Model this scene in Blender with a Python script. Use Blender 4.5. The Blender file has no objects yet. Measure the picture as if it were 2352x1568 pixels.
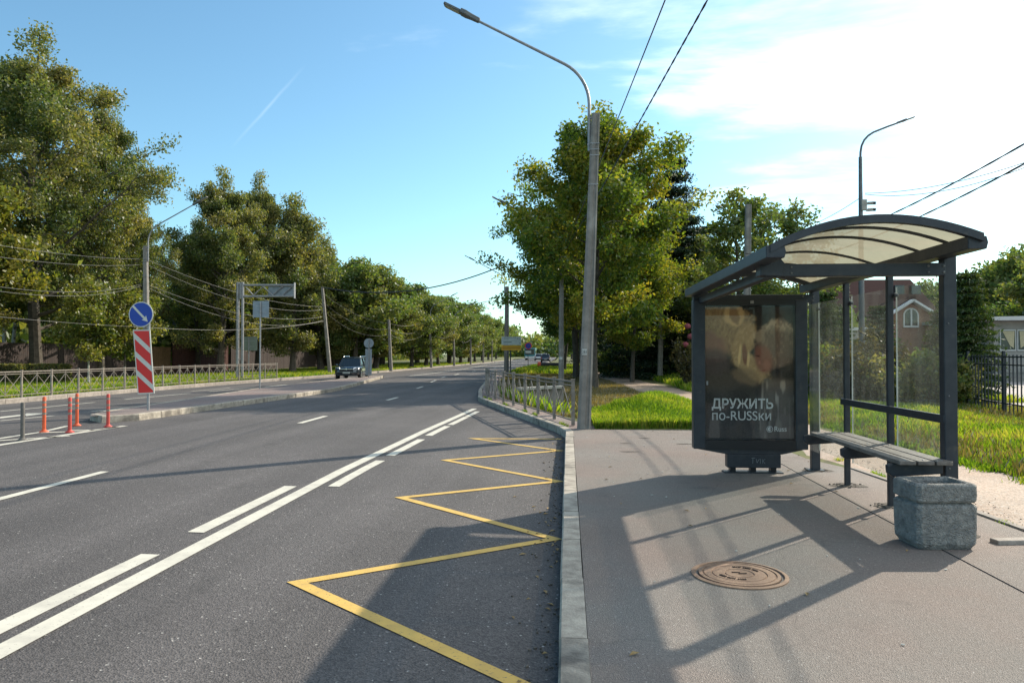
import bpy, bmesh, math, random
import numpy as np
from mathutils import Vector, Matrix
random.seed(7)
SC = bpy.context.scene
COL = SC.collection
PI = math.pi

# ------------------------------------------------------------------ camera
FPX = 1699.0                     # focal length in units of a 2352 px wide picture
YAW = math.atan(128 / FPX)
PIT = math.atan(28 / FPX)
CH = 1.65
cam_d = bpy.data.cameras.new('camera'); cam = bpy.data.objects.new('camera', cam_d); COL.objects.link(cam)
cam_d.sensor_width = 36; cam_d.lens = 36 * FPX / 2352; cam_d.clip_start = .05; cam_d.clip_end = 5000
cam.location = (0, 0, CH); cam.rotation_euler = (PI / 2 + PIT, 0, YAW)
SC.camera = cam

# ------------------------------------------------------------------ sky, sun, exposure
SUN_AZ = math.radians(44.0)      # clockwise from +Y
SUN_EL = math.radians(31.0)
W = bpy.data.worlds.new('World'); SC.world = W; W.use_nodes = True
nt = W.node_tree; N = nt.nodes; L = nt.links
for n in list(N): N.remove(n)
def wn(t, **k):
    n = N.new(t)
    for a, v in k.items(): setattr(n, a, v)
    return n
def wmath(op, a, b=None, c=None, clamp=False):
    n = wn('ShaderNodeMath', operation=op); n.use_clamp = clamp
    for i, v in enumerate((a, b, c)):
        if v is None: continue
        if isinstance(v, (int, float)): n.inputs[i].default_value = v
        else: L.new(v, n.inputs[i])
    return n.outputs[0]
out = wn('ShaderNodeOutputWorld'); bg = wn('ShaderNodeBackground')
sky = wn('ShaderNodeTexSky', sky_type='NISHITA'); sky.sun_disc = False
sky.sun_elevation = SUN_EL; sky.sun_rotation = SUN_AZ; sky.altitude = 20
sky.air_density = 1.0; sky.dust_density = 0.6; sky.ozone_density = 1.6
tc = wn('ShaderNodeTexCoord'); sep = wn('ShaderNodeSeparateXYZ'); L.new(tc.outputs['Generated'], sep.inputs[0])
X, Y, Z = sep.outputs
zc = wmath('MAXIMUM', Z, 0.03)
cu = wmath('DIVIDE', X, zc); cv = wmath('DIVIDE', Y, zc)
comb = wn('ShaderNodeCombineXYZ'); L.new(cu, comb.inputs[0]); L.new(cv, comb.inputs[1])
mp = wn('ShaderNodeMapping'); mp.inputs['Rotation'].default_value = (0, 0, .5); mp.inputs['Scale'].default_value = (.55, 1.15, 1); mp.inputs['Location'].default_value = (3.1, 1.7, 0)
L.new(comb.outputs[0], mp.inputs[0])
n1 = wn('ShaderNodeTexNoise'); n1.inputs['Scale'].default_value = .85; n1.inputs['Detail'].default_value = 9; n1.inputs['Roughness'].default_value = .58; n1.inputs['Distortion'].default_value = .35
L.new(mp.outputs[0], n1.inputs['Vector'])
# more cloud towards the right (south-east), none on the left: azimuth = atan2(X, Y)
az = wmath('ARCTAN2', X, Y)
bias = wmath('MULTIPLY', wmath('ADD', az, -.25), .62)
bias = wmath('MINIMUM', wmath('MAXIMUM', bias, -.25), .135)
elb = wmath('MULTIPLY', wmath('ADD', Z, -.25), .95)
elb = wmath('MINIMUM', wmath('MAXIMUM', elb, -.24), .06)
dens = wmath('ADD', wmath('ADD', n1.outputs['Fac'], bias), elb)
ramp = wn('ShaderNodeMapRange'); ramp.interpolation_type = 'SMOOTHSTEP'
ramp.inputs['From Min'].default_value = .46; ramp.inputs['From Max'].default_value = .70; ramp.inputs['To Min'].default_value = 0; ramp.inputs['To Max'].default_value = .85
L.new(dens, ramp.inputs['Value'])
horf = wmath('MULTIPLY', ramp.outputs[0], wmath('MULTIPLY', wmath('ADD', Z, -.02), 9, clamp=True))
# a short contrail on the left: distance to the great circle through two directions
def dirpx(px, py):
    u = (px - 1176) / FPX; v = (784 - py) / FPX
    F0 = Vector((-math.sin(YAW), math.cos(YAW), 0)); Rv = Vector((math.cos(YAW), math.sin(YAW), 0))
    Fv = F0 * math.cos(PIT) + Vector((0, 0, math.sin(PIT))); Uv = -F0 * math.sin(PIT) + Vector((0, 0, math.cos(PIT)))
    return Fv + Rv * u + Uv * v
da = dirpx(552, 318).normalized(); db = dirpx(752, 92).normalized()
gn = da.cross(db).normalized(); mid = dirpx(622, 250).normalized(); along = gn.cross(mid).normalized()
def wdot(v):
    d = wn('ShaderNodeVectorMath', operation='DOT_PRODUCT'); L.new(tc.outputs['Generated'], d.inputs[0]); d.inputs[1].default_value = v; return d.outputs['Value']
n2 = wn('ShaderNodeTexNoise'); n2.inputs['Scale'].default_value = 22; n2.inputs['Detail'].default_value = 3; L.new(tc.outputs['Generated'], n2.inputs['Vector'])
dist = wmath('ABSOLUTE', wmath('ADD', wdot(gn), wmath('MULTIPLY', wmath('ADD', n2.outputs['Fac'], -.5), .004)))
al = wdot(along)
core = wmath('SUBTRACT', 1, wmath('DIVIDE', dist, .0026), clamp=True)
ln = wmath('SUBTRACT', 1, wmath('DIVIDE', wmath('ABSOLUTE', al), .07), clamp=True)
front = wmath('MULTIPLY', wdot(mid), 3, clamp=True)
trail = wmath('MULTIPLY', wmath('MULTIPLY', core, ln), wmath('MULTIPLY', front, .11))
cl = wmath('ADD', horf, trail, clamp=True)
tint = wn('ShaderNodeMix', data_type='RGBA', blend_type='MULTIPLY'); tint.inputs[0].default_value = 1
L.new(sky.outputs[0], tint.inputs[6]); tint.inputs[7].default_value = (.84, 1.14, 1.14, 1)
mx = wn('ShaderNodeMix', data_type='RGBA'); L.new(cl, mx.inputs[0]); L.new(tint.outputs[2], mx.inputs[6]); mx.inputs[7].default_value = (9.6, 10.5, 10.8, 1)
L.new(mx.outputs[2], bg.inputs[0]); bg.inputs[1].default_value = .130; L.new(bg.outputs[0], out.inputs[0])
sd = bpy.data.lights.new('sun', 'SUN'); sd.energy = 5.0; sd.angle = math.radians(.6); sd.color = (1, .90, .74)
so = bpy.data.objects.new('sun', sd); COL.objects.link(so)
sv = Vector((math.sin(SUN_AZ) * math.cos(SUN_EL), math.cos(SUN_AZ) * math.cos(SUN_EL), math.sin(SUN_EL)))
so.rotation_euler = sv.to_track_quat('Z', 'Y').to_euler(); so.location = (30, 30, 40)
SC.view_settings.view_transform = 'Standard'; SC.view_settings.look = 'None'; SC.view_settings.gamma = 1; SC.view_settings.exposure = .43
SC.view_settings.use_curve_mapping = False
SC.render.engine = 'CYCLES'; SC.cycles.max_bounces = 7; SC.cycles.transparent_max_bounces = 12
SC.cycles.diffuse_bounces = 3; SC.cycles.transmission_bounces = 4; SC.cycles.glossy_bounces = 3
SC.cycles.use_denoising = True

# ------------------------------------------------------------------ pixel -> world (2352 x 1568 picture units)
def lerp_tab(tab, y):
    if y <= tab[0][0]: return tab[0][1]
    for (a, b), (c, d) in zip(tab, tab[1:]):
        if y <= c: return b + (d - b) * (y - a) / (c - a)
    return tab[-1][1]
KR = [(-20, -.05), (14.9, -.05), (25.4, -3.09), (31, -3.75), (43.7, -4.8), (60, -5.3), (75, -5.3), (100, -4.6), (140, -3.4), (300, -4.5), (700, -9)]
KL = [(-20, -18.4), (30, -18.4), (38, -18.1), (53, -16.5), (62, -16.2), (90, -15.2), (127, -14.1), (300, -15.2), (700, -20)]
def KRf(y): return lerp_tab(KR, y)
def KLf(y): return lerp_tab(KL, y)
def H(x, y):
    k = KRf(y); f = 1 if y < 16 else max(.35, 1 - (y - 16) * .04)
    r = .021 * min(max(k - x, 0), 7.0)
    xl = KLf(y)
    if x < xl + 6.5: r *= max(0, (x - xl) / 6.5)
    return r * f
def ray(px, py): return dirpx(px, py)
def at(px, py, dz=0.0):
    d = ray(px, py); z = dz
    for _ in range(12):
        t = (z - CH) / d.z; p = d * t; z = .5 * z + .5 * (H(p.x, p.y) + dz)
    return Vector((p.x, p.y, z))
def gz(px, py, z=0.0):
    d = ray(px, py); t = (z - CH) / d.z; return Vector((d.x * t, d.y * t, z))
def gx(px, py, x):
    d = ray(px, py); t = x / d.x; return Vector((x, d.y * t, CH + d.z * t))
def gy(px, py, y):
    d = ray(px, py); t = y / d.y; return Vector((d.x * t, y, CH + d.z * t))

# ------------------------------------------------------------------ materials
def mat(name, col, col2=None, rough=.7, metal=0.0, scale=4.0, detail=5, bump=0.0, bscale=None, spec=.4, thr=(.35, .65), coat=0, objrand=0, col3=None, s3=.6, t3=(.55, .7)):
    m = bpy.data.materials.new(name); m.use_nodes = True; t = m.node_tree; nd = t.nodes; lk = t.links
    b = nd['Principled BSDF']; b.inputs['Roughness'].default_value = rough; b.inputs['Metallic'].default_value = metal
    b.inputs['Specular IOR Level'].default_value = spec; b.inputs['Base Color'].default_value = (*col, 1)
    if coat: b.inputs['Coat Weight'].default_value = coat; b.inputs['Coat Roughness'].default_value = .08
    if col2 is not None or bump:
        tcn = nd.new('ShaderNodeTexCoord')
    if col2 is not None:
        nz = nd.new('ShaderNodeTexNoise'); nz.inputs['Scale'].default_value = scale; nz.inputs['Detail'].default_value = detail; nz.inputs['Roughness'].default_value = .62
        lk.new(tcn.outputs['Object'], nz.inputs['Vector'])
        mr = nd.new('ShaderNodeMapRange'); mr.inputs['From Min'].default_value = thr[0]; mr.inputs['From Max'].default_value = thr[1]; lk.new(nz.outputs['Fac'], mr.inputs['Value'])
        mi = nd.new('ShaderNodeMix'); mi.data_type = 'RGBA'; mi.inputs[6].default_value = (*col, 1); mi.inputs[7].default_value = (*col2, 1); lk.new(mr.outputs[0], mi.inputs[0])
        res = mi.outputs[2]
        if col3 is not None:
            n3 = nd.new('ShaderNodeTexNoise'); n3.inputs['Scale'].default_value = s3; n3.inputs['Detail'].default_value = 4; lk.new(tcn.outputs['Object'], n3.inputs['Vector'])
            m3 = nd.new('ShaderNodeMapRange'); m3.inputs['From Min'].default_value = t3[0]; m3.inputs['From Max'].default_value = t3[1]; lk.new(n3.outputs['Fac'], m3.inputs['Value'])
            x3 = nd.new('ShaderNodeMix'); x3.data_type = 'RGBA'; lk.new(m3.outputs[0], x3.inputs[0]); lk.new(res, x3.inputs[6]); x3.inputs[7].default_value = (*col3, 1); res = x3.outputs[2]
        if objrand:
            oi = nd.new('ShaderNodeObjectInfo'); mo = nd.new('ShaderNodeMapRange'); mo.inputs[3].default_value = 1 - objrand; mo.inputs[4].default_value = 1 + objrand * .6; lk.new(oi.outputs['Random'], mo.inputs[0])
            cc = nd.new('ShaderNodeCombineColor')
            for i in range(3): lk.new(mo.outputs[0], cc.inputs[i])
            xo = nd.new('ShaderNodeMix'); xo.data_type = 'RGBA'; xo.blend_type = 'MULTIPLY'; xo.inputs[0].default_value = 1; lk.new(res, xo.inputs[6]); lk.new(cc.outputs[0], xo.inputs[7]); res = xo.outputs[2]
        lk.new(res, b.inputs['Base Color'])
    if bump:
        nb = nd.new('ShaderNodeTexNoise'); nb.inputs['Scale'].default_value = bscale or scale * 4; nb.inputs['Detail'].default_value = 4
        lk.new(tcn.outputs['Object'], nb.inputs['Vector'])
        bp = nd.new('ShaderNodeBump'); bp.inputs['Strength'].default_value = bump; bp.inputs['Distance'].default_value = .02
        lk.new(nb.outputs['Fac'], bp.inputs['Height']); lk.new(bp.outputs[0], b.inputs['Normal'])
    return m

def asphalt(name, dark, light, fine=130, patch=(.8, 1.12), warm=None, speck=.6, streak=False, crack=0):
    m = bpy.data.materials.new(name); m.use_nodes = True; t = m.node_tree; nd = t.nodes; lk = t.links
    b = nd['Principled BSDF']; b.inputs['Roughness'].default_value = .82; b.inputs['Specular IOR Level'].default_value = .35
    tcn = nd.new('ShaderNodeTexCoord')
    def noise(s, d=3, r=.6, vec=None):
        n = nd.new('ShaderNodeTexNoise'); n.inputs['Scale'].default_value = s; n.inputs['Detail'].default_value = d; n.inputs['Roughness'].default_value = r
        lk.new(vec or tcn.outputs['Object'], n.inputs['Vector']); return n.outputs['Fac']
    def mr(v, a, c, d=0, e=1):
        n = nd.new('ShaderNodeMapRange'); n.inputs[1].default_value = a; n.inputs[2].default_value = c; n.inputs[3].default_value = d; n.inputs[4].default_value = e; lk.new(v, n.inputs[0]); return n.outputs[0]
    def mixc(f, a, c, bt='MIX'):
        n = nd.new('ShaderNodeMix'); n.data_type = 'RGBA'; n.blend_type = bt
        for i, v in ((0, f), (6, a), (7, c)):
            if isinstance(v, (int, float)): n.inputs[i].default_value = v
            elif isinstance(v, tuple): n.inputs[i].default_value = (*v, 1)
            else: lk.new(v, n.inputs[i])
        return n.outputs[2]
    vo = nd.new('ShaderNodeTexVoronoi'); vo.inputs['Scale'].default_value = fine; lk.new(tcn.outputs['Object'], vo.inputs['Vector'])
    vc = nd.new('ShaderNodeSeparateColor'); lk.new(vo.outputs['Color'], vc.inputs[0])
    grain = noise(fine * .45, 5, .75)
    f = nd.new('ShaderNodeMath'); f.operation = 'MULTIPLY_ADD'; lk.new(vc.outputs[0], f.inputs[0]); f.inputs[1].default_value = .55; lk.new(mr(grain, .3, .7, 0, .6), f.inputs[2])
    c = mixc(f.outputs[0], dark, light)
    # pale single chips
    c = mixc(mr(vc.outputs[1], 1 - .05 * speck, 1.0, 0, 1), c, (.42, .40, .37))
    big = noise(.35, 4, .55)
    g = nd.new('ShaderNodeMix'); g.data_type = 'RGBA'; g.blend_type = 'MULTIPLY'; g.inputs[0].default_value = 1; lk.new(c, g.inputs[6])
    cc = nd.new('ShaderNodeCombineColor'); v = mr(big, .3, .7, patch[0], patch[1])
    for i in range(3): lk.new(v, cc.inputs[i])
    lk.new(cc.outputs[0], g.inputs[7]); c = g.outputs[2]
    if streak:   # polished wheel tracks along the road
        mp = nd.new('ShaderNodeMapping'); mp.inputs['Scale'].default_value = (1.15, .035, 1); lk.new(tcn.outputs['Object'], mp.inputs[0])
        sv_ = noise(1.0, 3, .5, mp.outputs[0])
        cc2 = nd.new('ShaderNodeCombineColor'); v2 = mr(sv_, .35, .65, .80, 1.12)
        for i in range(3): lk.new(v2, cc2.inputs[i])
        c = mixc(1.0, c, cc2.outputs[0], 'MULTIPLY')
    if warm: c = mixc(mr(noise(.5, 4), .42, .62, 0, 1), c, warm, 'MULTIPLY')
    # small stains
    c = mixc(mr(noise(1.7, 6, .65), .60, .74, 0, .38), c, (.045, .042, .04))
    if crack:
        ns = nd.new('ShaderNodeTexNoise'); ns.inputs['Scale'].default_value = 1.2; lk.new(tcn.outputs['Object'], ns.inputs['Vector'])
        ad = nd.new('ShaderNodeVectorMath'); ad.operation = 'MULTIPLY_ADD'; lk.new(ns.outputs['Color'], ad.inputs[0]); ad.inputs[1].default_value = (.9, .9, .9); lk.new(tcn.outputs['Object'], ad.inputs[2])
        v3 = nd.new('ShaderNodeTexVoronoi'); v3.feature = 'DISTANCE_TO_EDGE'; v3.inputs['Scale'].default_value = .42; lk.new(ad.outputs[0], v3.inputs['Vector'])
        k = mr(v3.outputs['Distance'], .0, .006, crack, 0); c = mixc(k, c, (.03, .03, .03))
    lk.new(c, b.inputs['Base Color'])
    bp = nd.new('ShaderNodeBump'); bp.inputs['Strength'].default_value = .75; bp.inputs['Distance'].default_value = .006
    hs = nd.new('ShaderNodeMath'); hs.operation = 'ADD'; lk.new(vo.outputs['Distance'], hs.inputs[0]); lk.new(grain, hs.inputs[1])
    lk.new(hs.outputs[0], bp.inputs['Height']); lk.new(bp.outputs[0], b.inputs['Normal'])
    return m

def leafmat(name, c1, c2, c3, trans=.35, gloss=.10):
    m = bpy.data.materials.new(name); m.use_nodes = True; t = m.node_tree; nd = t.nodes; lk = t.links
    o = nd['Material Output']; nd.remove(nd['Principled BSDF'])
    a = nd.new('ShaderNodeAttribute'); a.attribute_name = 'tint'
    cr = nd.new('ShaderNodeValToRGB'); cr.color_ramp.elements[0].color = (*c1, 1); cr.color_ramp.elements[1].color = (*c3, 1)
    e = cr.color_ramp.elements.new(.5); e.color = (*c2, 1); cr.color_ramp.elements[0].position = .12; cr.color_ramp.elements[2].position = .92
    lk.new(a.outputs['Fac'], cr.inputs[0])
    d = nd.new('ShaderNodeBsdfDiffuse'); tr = nd.new('ShaderNodeBsdfTranslucent'); gl = nd.new('ShaderNodeBsdfGlossy'); gl.inputs['Roughness'].default_value = .6
    lk.new(cr.outputs[0], d.inputs[0])
    h = nd.new('ShaderNodeMix'); h.data_type = 'RGBA'; h.blend_type = 'MULTIPLY'; h.inputs[0].default_value = 1; lk.new(cr.outputs[0], h.inputs[6]); h.inputs[7].default_value = (1.9, 1.9, .7, 1)
    lk.new(h.outputs[2], tr.inputs[0])
    m1 = nd.new('ShaderNodeMixShader'); m1.inputs[0].default_value = trans; lk.new(d.outputs[0], m1.inputs[1]); lk.new(tr.outputs[0], m1.inputs[2])
    fr = nd.new('ShaderNodeFresnel'); fr.inputs[0].default_value = 1.4
    mu = nd.new('ShaderNodeMath'); mu.operation = 'MULTIPLY'; mu.inputs[1].default_value = gloss; lk.new(fr.outputs[0], mu.inputs[0])
    m2 = nd.new('ShaderNodeMixShader'); lk.new(mu.outputs[0], m2.inputs[0]); lk.new(m1.outputs[0], m2.inputs[1]); lk.new(gl.outputs[0], m2.inputs[2])
    lk.new(m2.outputs[0], o.inputs[0]); return m

def glassmat(name, tint=(.86, .93, .92), dirt=.10, rough=.03, refl=.55):
    m = bpy.data.materials.new(name); m.use_nodes = True; t = m.node_tree; nd = t.nodes; lk = t.links
    o = nd['Material Output']; nd.remove(nd['Principled BSDF'])
    tp = nd.new('ShaderNodeBsdfTransparent'); tp.inputs[0].default_value = (*tint, 1)
    gl = nd.new('ShaderNodeBsdfGlossy'); gl.inputs['Roughness'].default_value = rough
    fr = nd.new('ShaderNodeFresnel'); fr.inputs[0].default_value = 1.45
    mf = nd.new('ShaderNodeMath'); mf.operation = 'MULTIPLY'; mf.inputs[1].default_value = refl; lk.new(fr.outputs[0], mf.inputs[0])
    m1 = nd.new('ShaderNodeMixShader'); lk.new(mf.outputs[0], m1.inputs[0]); lk.new(tp.outputs[0], m1.inputs[1]); lk.new(gl.outputs[0], m1.inputs[2])
    tcn = nd.new('ShaderNodeTexCoord'); mp = nd.new('ShaderNodeMapping'); mp.inputs['Scale'].default_value = (3, 3, .8); lk.new(tcn.outputs['Object'], mp.inputs[0])
    nz = nd.new('ShaderNodeTexNoise'); nz.inputs['Scale'].default_value = 3; nz.inputs['Detail'].default_value = 8; nz.inputs['Roughness'].default_value = .7; lk.new(mp.outputs[0], nz.inputs['Vector'])
    mr = nd.new('ShaderNodeMapRange'); mr.inputs[1].default_value = .35; mr.inputs[2].default_value = .75; mr.inputs[3].default_value = dirt * .4; mr.inputs[4].default_value = dirt * 1.8; lk.new(nz.outputs['Fac'], mr.inputs[0])
    df = nd.new('ShaderNodeBsdfDiffuse'); df.inputs[0].default_value = (.55, .56, .54, 1)
    ts = nd.new('ShaderNodeBsdfTranslucent'); ts.inputs[0].default_value = (.6, .6, .56, 1)
    a = nd.new('ShaderNodeMixShader'); a.inputs[0].default_value = .5; lk.new(df.outputs[0], a.inputs[1]); lk.new(ts.outputs[0], a.inputs[2])
    m2 = nd.new('ShaderNodeMixShader'); lk.new(mr.outputs[0], m2.inputs[0]); lk.new(m1.outputs[0], m2.inputs[1]); lk.new(a.outputs[0], m2.inputs[2])
    lk.new(m2.outputs[0], o.inputs[0]); return m

def vcolmat(name, rough=.45, spec=.4):
    m = bpy.data.materials.new(name); m.use_nodes = True; nd = m.node_tree.nodes
    a = nd.new('ShaderNodeAttribute'); a.attribute_name = 'paint'; b = nd['Principled BSDF']; b.inputs['Roughness'].default_value = rough; b.inputs['Specular IOR Level'].default_value = spec
    m.node_tree.links.new(a.outputs['Color'], b.inputs['Base Color']); return m

M = {}
M['road'] = asphalt('road_asphalt', (.034, .031, .031), (.144, .130, .126), fine=95, patch=(.82, 1.14), speck=.2, streak=True)
M['pave'] = asphalt('pavement_asphalt', (.130, .114, .100), (.252, .222, .198), fine=150, patch=(.80, 1.1), warm=(1.08, .95, .92), speck=.35, crack=.22)
M['island'] = asphalt('island_asphalt', (.12, .095, .088), (.30, .245, .225), fine=90, warm=(1, .9, .88))
M['path'] = asphalt('path_gravel', (.20, .15, .115), (.52, .40, .315), fine=55, patch=(.72, 1.15), warm=(1, .92, .86), speck=2)
M['lot'] = mat('lot_paving', (.42, .36, .33), (.34, .29, .27), scale=3, rough=.85)
M['kerb'] = mat('kerb_concrete', (.44, .39, .32), (.27, .235, .195), scale=9, detail=8, rough=.88, bump=.35, bscale=60, col3=(.15, .13, .11), s3=3.2, t3=(.54, .70), objrand=.16)
M['kerb_dark'] = mat('kerb_granite', (.36, .31, .27), (.23, .20, .175), scale=7, detail=8, rough=.88, bump=.3, bscale=60, objrand=.14)
M['conc'] = mat('pole_concrete', (.235, .215, .195), (.16, .147, .133), scale=6, detail=8, rough=.9, bump=.4, bscale=45, col3=(.30, .28, .255), s3=2.1)
M['conc_light'] = mat('light_concrete', (.40, .38, .34), (.30, .28, .25), scale=5, rough=.9, bump=.2)
M['white'] = mat('white_road_paint', (.58, .545, .46), (.45, .42, .36), scale=5, detail=9, rough=.75, thr=(.42, .72), col3=(.26, .24, .22), s3=60, t3=(.63, .7))
M['yellow'] = mat('yellow_road_paint', (.62, .40, .10), (.46, .30, .09), scale=6, detail=9, rough=.75, thr=(.4, .75), col3=(.17, .14, .10), s3=55, t3=(.62, .7))
M['frame'] = mat('dark_grey_metal', (.018, .024, .034), (.034, .040, .050), scale=7, detail=8, rough=.42, metal=.1, bump=.05, bscale=40, col3=(.055, .055, .055), s3=9, t3=(.62, .75))
M['frame_in'] = mat('inner_black_frame', (.012, .014, .018), rough=.35)
M['galv'] = mat('galvanised_metal', (.32, .32, .33), (.22, .22, .225), scale=8, rough=.5, metal=.35, bump=.05)
M['galv_d'] = mat('dull_galvanised', (.16, .165, .17), (.11, .112, .118), scale=6, rough=.55, metal=.4)
M['rail'] = mat('painted_rail_metal', (.27, .235, .205), (.17, .145, .125), scale=9, detail=7, rough=.55, metal=.2)
M['signback'] = mat('sign_back_grey', (.24, .27, .30), (.19, .21, .235), scale=4, rough=.5, metal=.3)
M['signback2'] = mat('sign_back_green', (.17, .20, .17), (.14, .165, .14), scale=4, rough=.6)
M['wood'] = mat('weathered_bench_wood', (.19, .16, .14), (.10, .085, .075), scale=14, detail=8, rough=.62, bump=.25, bscale=50, objrand=.15)
M['planter'] = mat('planter_rough_concrete', (.31, .30, .28), (.17, .17, .165), scale=16, detail=8, rough=.92)
M['soil'] = mat('dark_rubbish_soil', (.02, .018, .016), rough=1)
M['blue'] = mat('sign_blue', (.006, .035, .28), (.007, .04, .30), scale=3, rough=.35)
M['red'] = mat('sign_red', (.55, .02, .018), (.50, .022, .02), scale=6, rough=.4)
M['signwhite'] = mat('sign_white', (.52, .52, .48), (.46, .46, .42), scale=9, rough=.4)
M['orange'] = mat('orange_plastic', (.62, .10, .03), (.50, .08, .028), scale=12, rough=.5)
M['redplast'] = mat('faded_red_plastic', (.48, .06, .045), (.42, .055, .04), scale=12, rough=.5)
M['band'] = mat('worn_reflective_band', (.20, .15, .12), (.30, .22, .17), scale=30, rough=.5)
M['greypost'] = mat('dirty_grey_plastic', (.085, .078, .07), (.12, .11, .10), scale=15, rough=.7)
M['rust'] = mat('rusty_cast_iron', (.30, .19, .125), (.22, .135, .09), scale=22, detail=8, rough=.75, metal=.1, bump=.25, bscale=90)
M['rust_d'] = mat('dark_rust_groove', (.035, .02, .015), rough=.9)
M['bark'] = mat('tree_bark', (.055, .045, .036), (.10, .085, .068), scale=7, detail=8, rough=.95, bump=.6, bscale=22)
M['birch'] = mat('birch_bark', (.42, .40, .36), (.05, .045, .04), scale=5, detail=6, rough=.9, thr=(.52, .6))
M['cable'] = mat('black_cable', (.018, .02, .026), rough=.5)
M['wire'] = mat('pale_wire', (.15, .145, .135), rough=.5, metal=.2)
M['plank'] = mat('dark_fence_wood', (.030, .022, .022), (.05, .033, .028), scale=5, rough=.85)
M['plank_red'] = mat('red_brown_fence', (.085, .032, .024), (.055, .022, .018), scale=4, rough=.85)
M['plank_tan'] = mat('tan_fence_wood', (.22, .13, .065), (.16, .09, .045), scale=6, rough=.85)
M['brick'] = mat('far_brickwork', (.30, .165, .12), (.22, .12, .09), scale=9, rough=.9)
M['roofred'] = mat('dark_red_roof', (.05, .022, .022), (.036, .017, .018), scale=6, rough=.95, spec=.05)
M['winwhite'] = mat('window_white', (.55, .55, .53), rough=.5)
M['dkglass'] = mat('dark_window_glass', (.02, .028, .034), rough=.08, spec=.8)
M['curtain'] = mat('pale_curtain', (.50, .44, .28), (.38, .33, .21), scale=18, rough=.9)
M['pav'] = mat('pavilion_panel', (.30, .285, .26), (.24, .23, .21), scale=2, rough=.8)
M['pavroof'] = mat('pavilion_roof', (.46, .46, .45), rough=.6)
M['tyre'] = mat('tyre_rubber', (.012, .012, .013), rough=.8)
M['rim'] = mat('wheel_rim', (.42, .42, .43), rough=.3, metal=.8)
M['darkcar'] = mat('black_car_paint', (.022, .028, .036), rough=.22, metal=.2, spec=.6, coat=1)
M['whitecar'] = mat('white_car_paint', (.62, .62, .61), rough=.3, coat=.8)
M['greycar'] = mat('grey_car_paint', (.05, .055, .075), rough=.3, coat=.8)
M['blackplast'] = mat('black_plastic', (.014, .014, .016), rough=.6)
M['chrome'] = mat('chrome_trim', (.55, .55, .56), rough=.2, metal=1)
M['headlamp'] = mat('headlamp_glass', (.72, .74, .76), rough=.1, spec=.8, coat=1)
M['tail'] = mat('tail_lamp', (.35, .01, .01), rough=.3)
M['teal'] = mat('teal_bus_paint', (.03, .16, .19), rough=.35, coat=.5)
M['bust'] = mat('board_back', (.12, .12, .12), rough=.8)
M['boardwhite'] = mat('board_white', (.60, .62, .58), (.54, .56, .52), scale=5, rough=.5)
M['boardyel'] = mat('board_yellow', (.80, .40, .02), (.72, .35, .02), scale=5, rough=.5)
M['ink'] = mat('dark_print', (.05, .06, .06), rough=.6)
M['inkgreen'] = mat('green_print', (.04, .12, .09), rough=.6)
M['inkbrown'] = mat('brown_print', (.26, .09, .01), rough=.6)
M['postertext'] = mat('poster_lettering', (.60, .60, .60), rough=.5)
M['plate'] = mat('white_number_plate', (.45, .45, .43), rough=.6)
M['poster'] = vcolmat('poster_print', .6, .1)
M['lampglass'] = mat('lamp_lens', (.40, .38, .30), (.30, .28, .22), scale=10, rough=.3)
M['glass'] = glassmat('shelter_glass', tint=(.965, .985, .98), dirt=.03, refl=.22)
M['adglass'] = glassmat('display_glass', tint=(.97, .98, .98), dirt=.008, refl=.5)
M['verge'] = mat('verge_ground', (.085, .105, .022), (.15, .125, .055), scale=1.1, detail=8, rough=1, bump=.4, bscale=14, thr=(.42, .66), col3=(.06, .05, .03), s3=2.3, t3=(.6, .72))
M['ground'] = mat('far_ground', (.06, .08, .025), (.10, .09, .045), scale=.3, rough=1)
M['sand'] = mat('pale_sand', (.33, .28, .22), (.22, .19, .155), scale=30, rough=1)
M['stain'] = mat('dark_stain', (.075, .068, .06), (.12, .108, .095), scale=20, rough=.95)
M['dirt'] = mat('rubble_dirt', (.07, .058, .048), (.15, .13, .11), scale=30, detail=8, rough=1, bump=.8, bscale=60)
M['grass'] = leafmat('grass_blades', (.055, .12, .012), (.17, .26, .018), (.36, .33, .07), trans=.42, gloss=.12)
M['drygrass'] = leafmat('dry_grass_blades', (.09, .085, .03), (.17, .13, .06), (.26, .19, .09), trans=.3, gloss=.3)
M['leaf_l'] = leafmat('linden_leaves', (.055, .090, .034), (.135, .150, .055), (.25, .21, .085), trans=.42)
M['leaf_m'] = leafmat('maple_leaves', (.045, .090, .022), (.130, .175, .028), (.30, .24, .04), trans=.46)
M['leaf_g'] = leafmat('green_leaves', (.045, .090, .034), (.10, .145, .048), (.18, .18, .06), trans=.38)
M['leaf_y'] = leafmat('yellowing_leaves', (.05, .085, .022), (.12, .14, .030), (.22, .19, .045), trans=.4)
M['needle'] = leafmat('spruce_needles', (.010, .022, .012), (.018, .036, .018), (.035, .055, .022), trans=.1)
M['thuja'] = leafmat('thuja_sprays', (.022, .045, .016), (.045, .075, .02), (.09, .105, .028), trans=.2)
M['shrub'] = leafmat('brown_shrub_leaves', (.035, .04, .02), (.07, .055, .028), (.12, .10, .035), trans=.3)
M['dryleaf'] = mat('fallen_leaf', (.24, .15, .06), (.32, .24, .12), scale=40, rough=.9)

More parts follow.
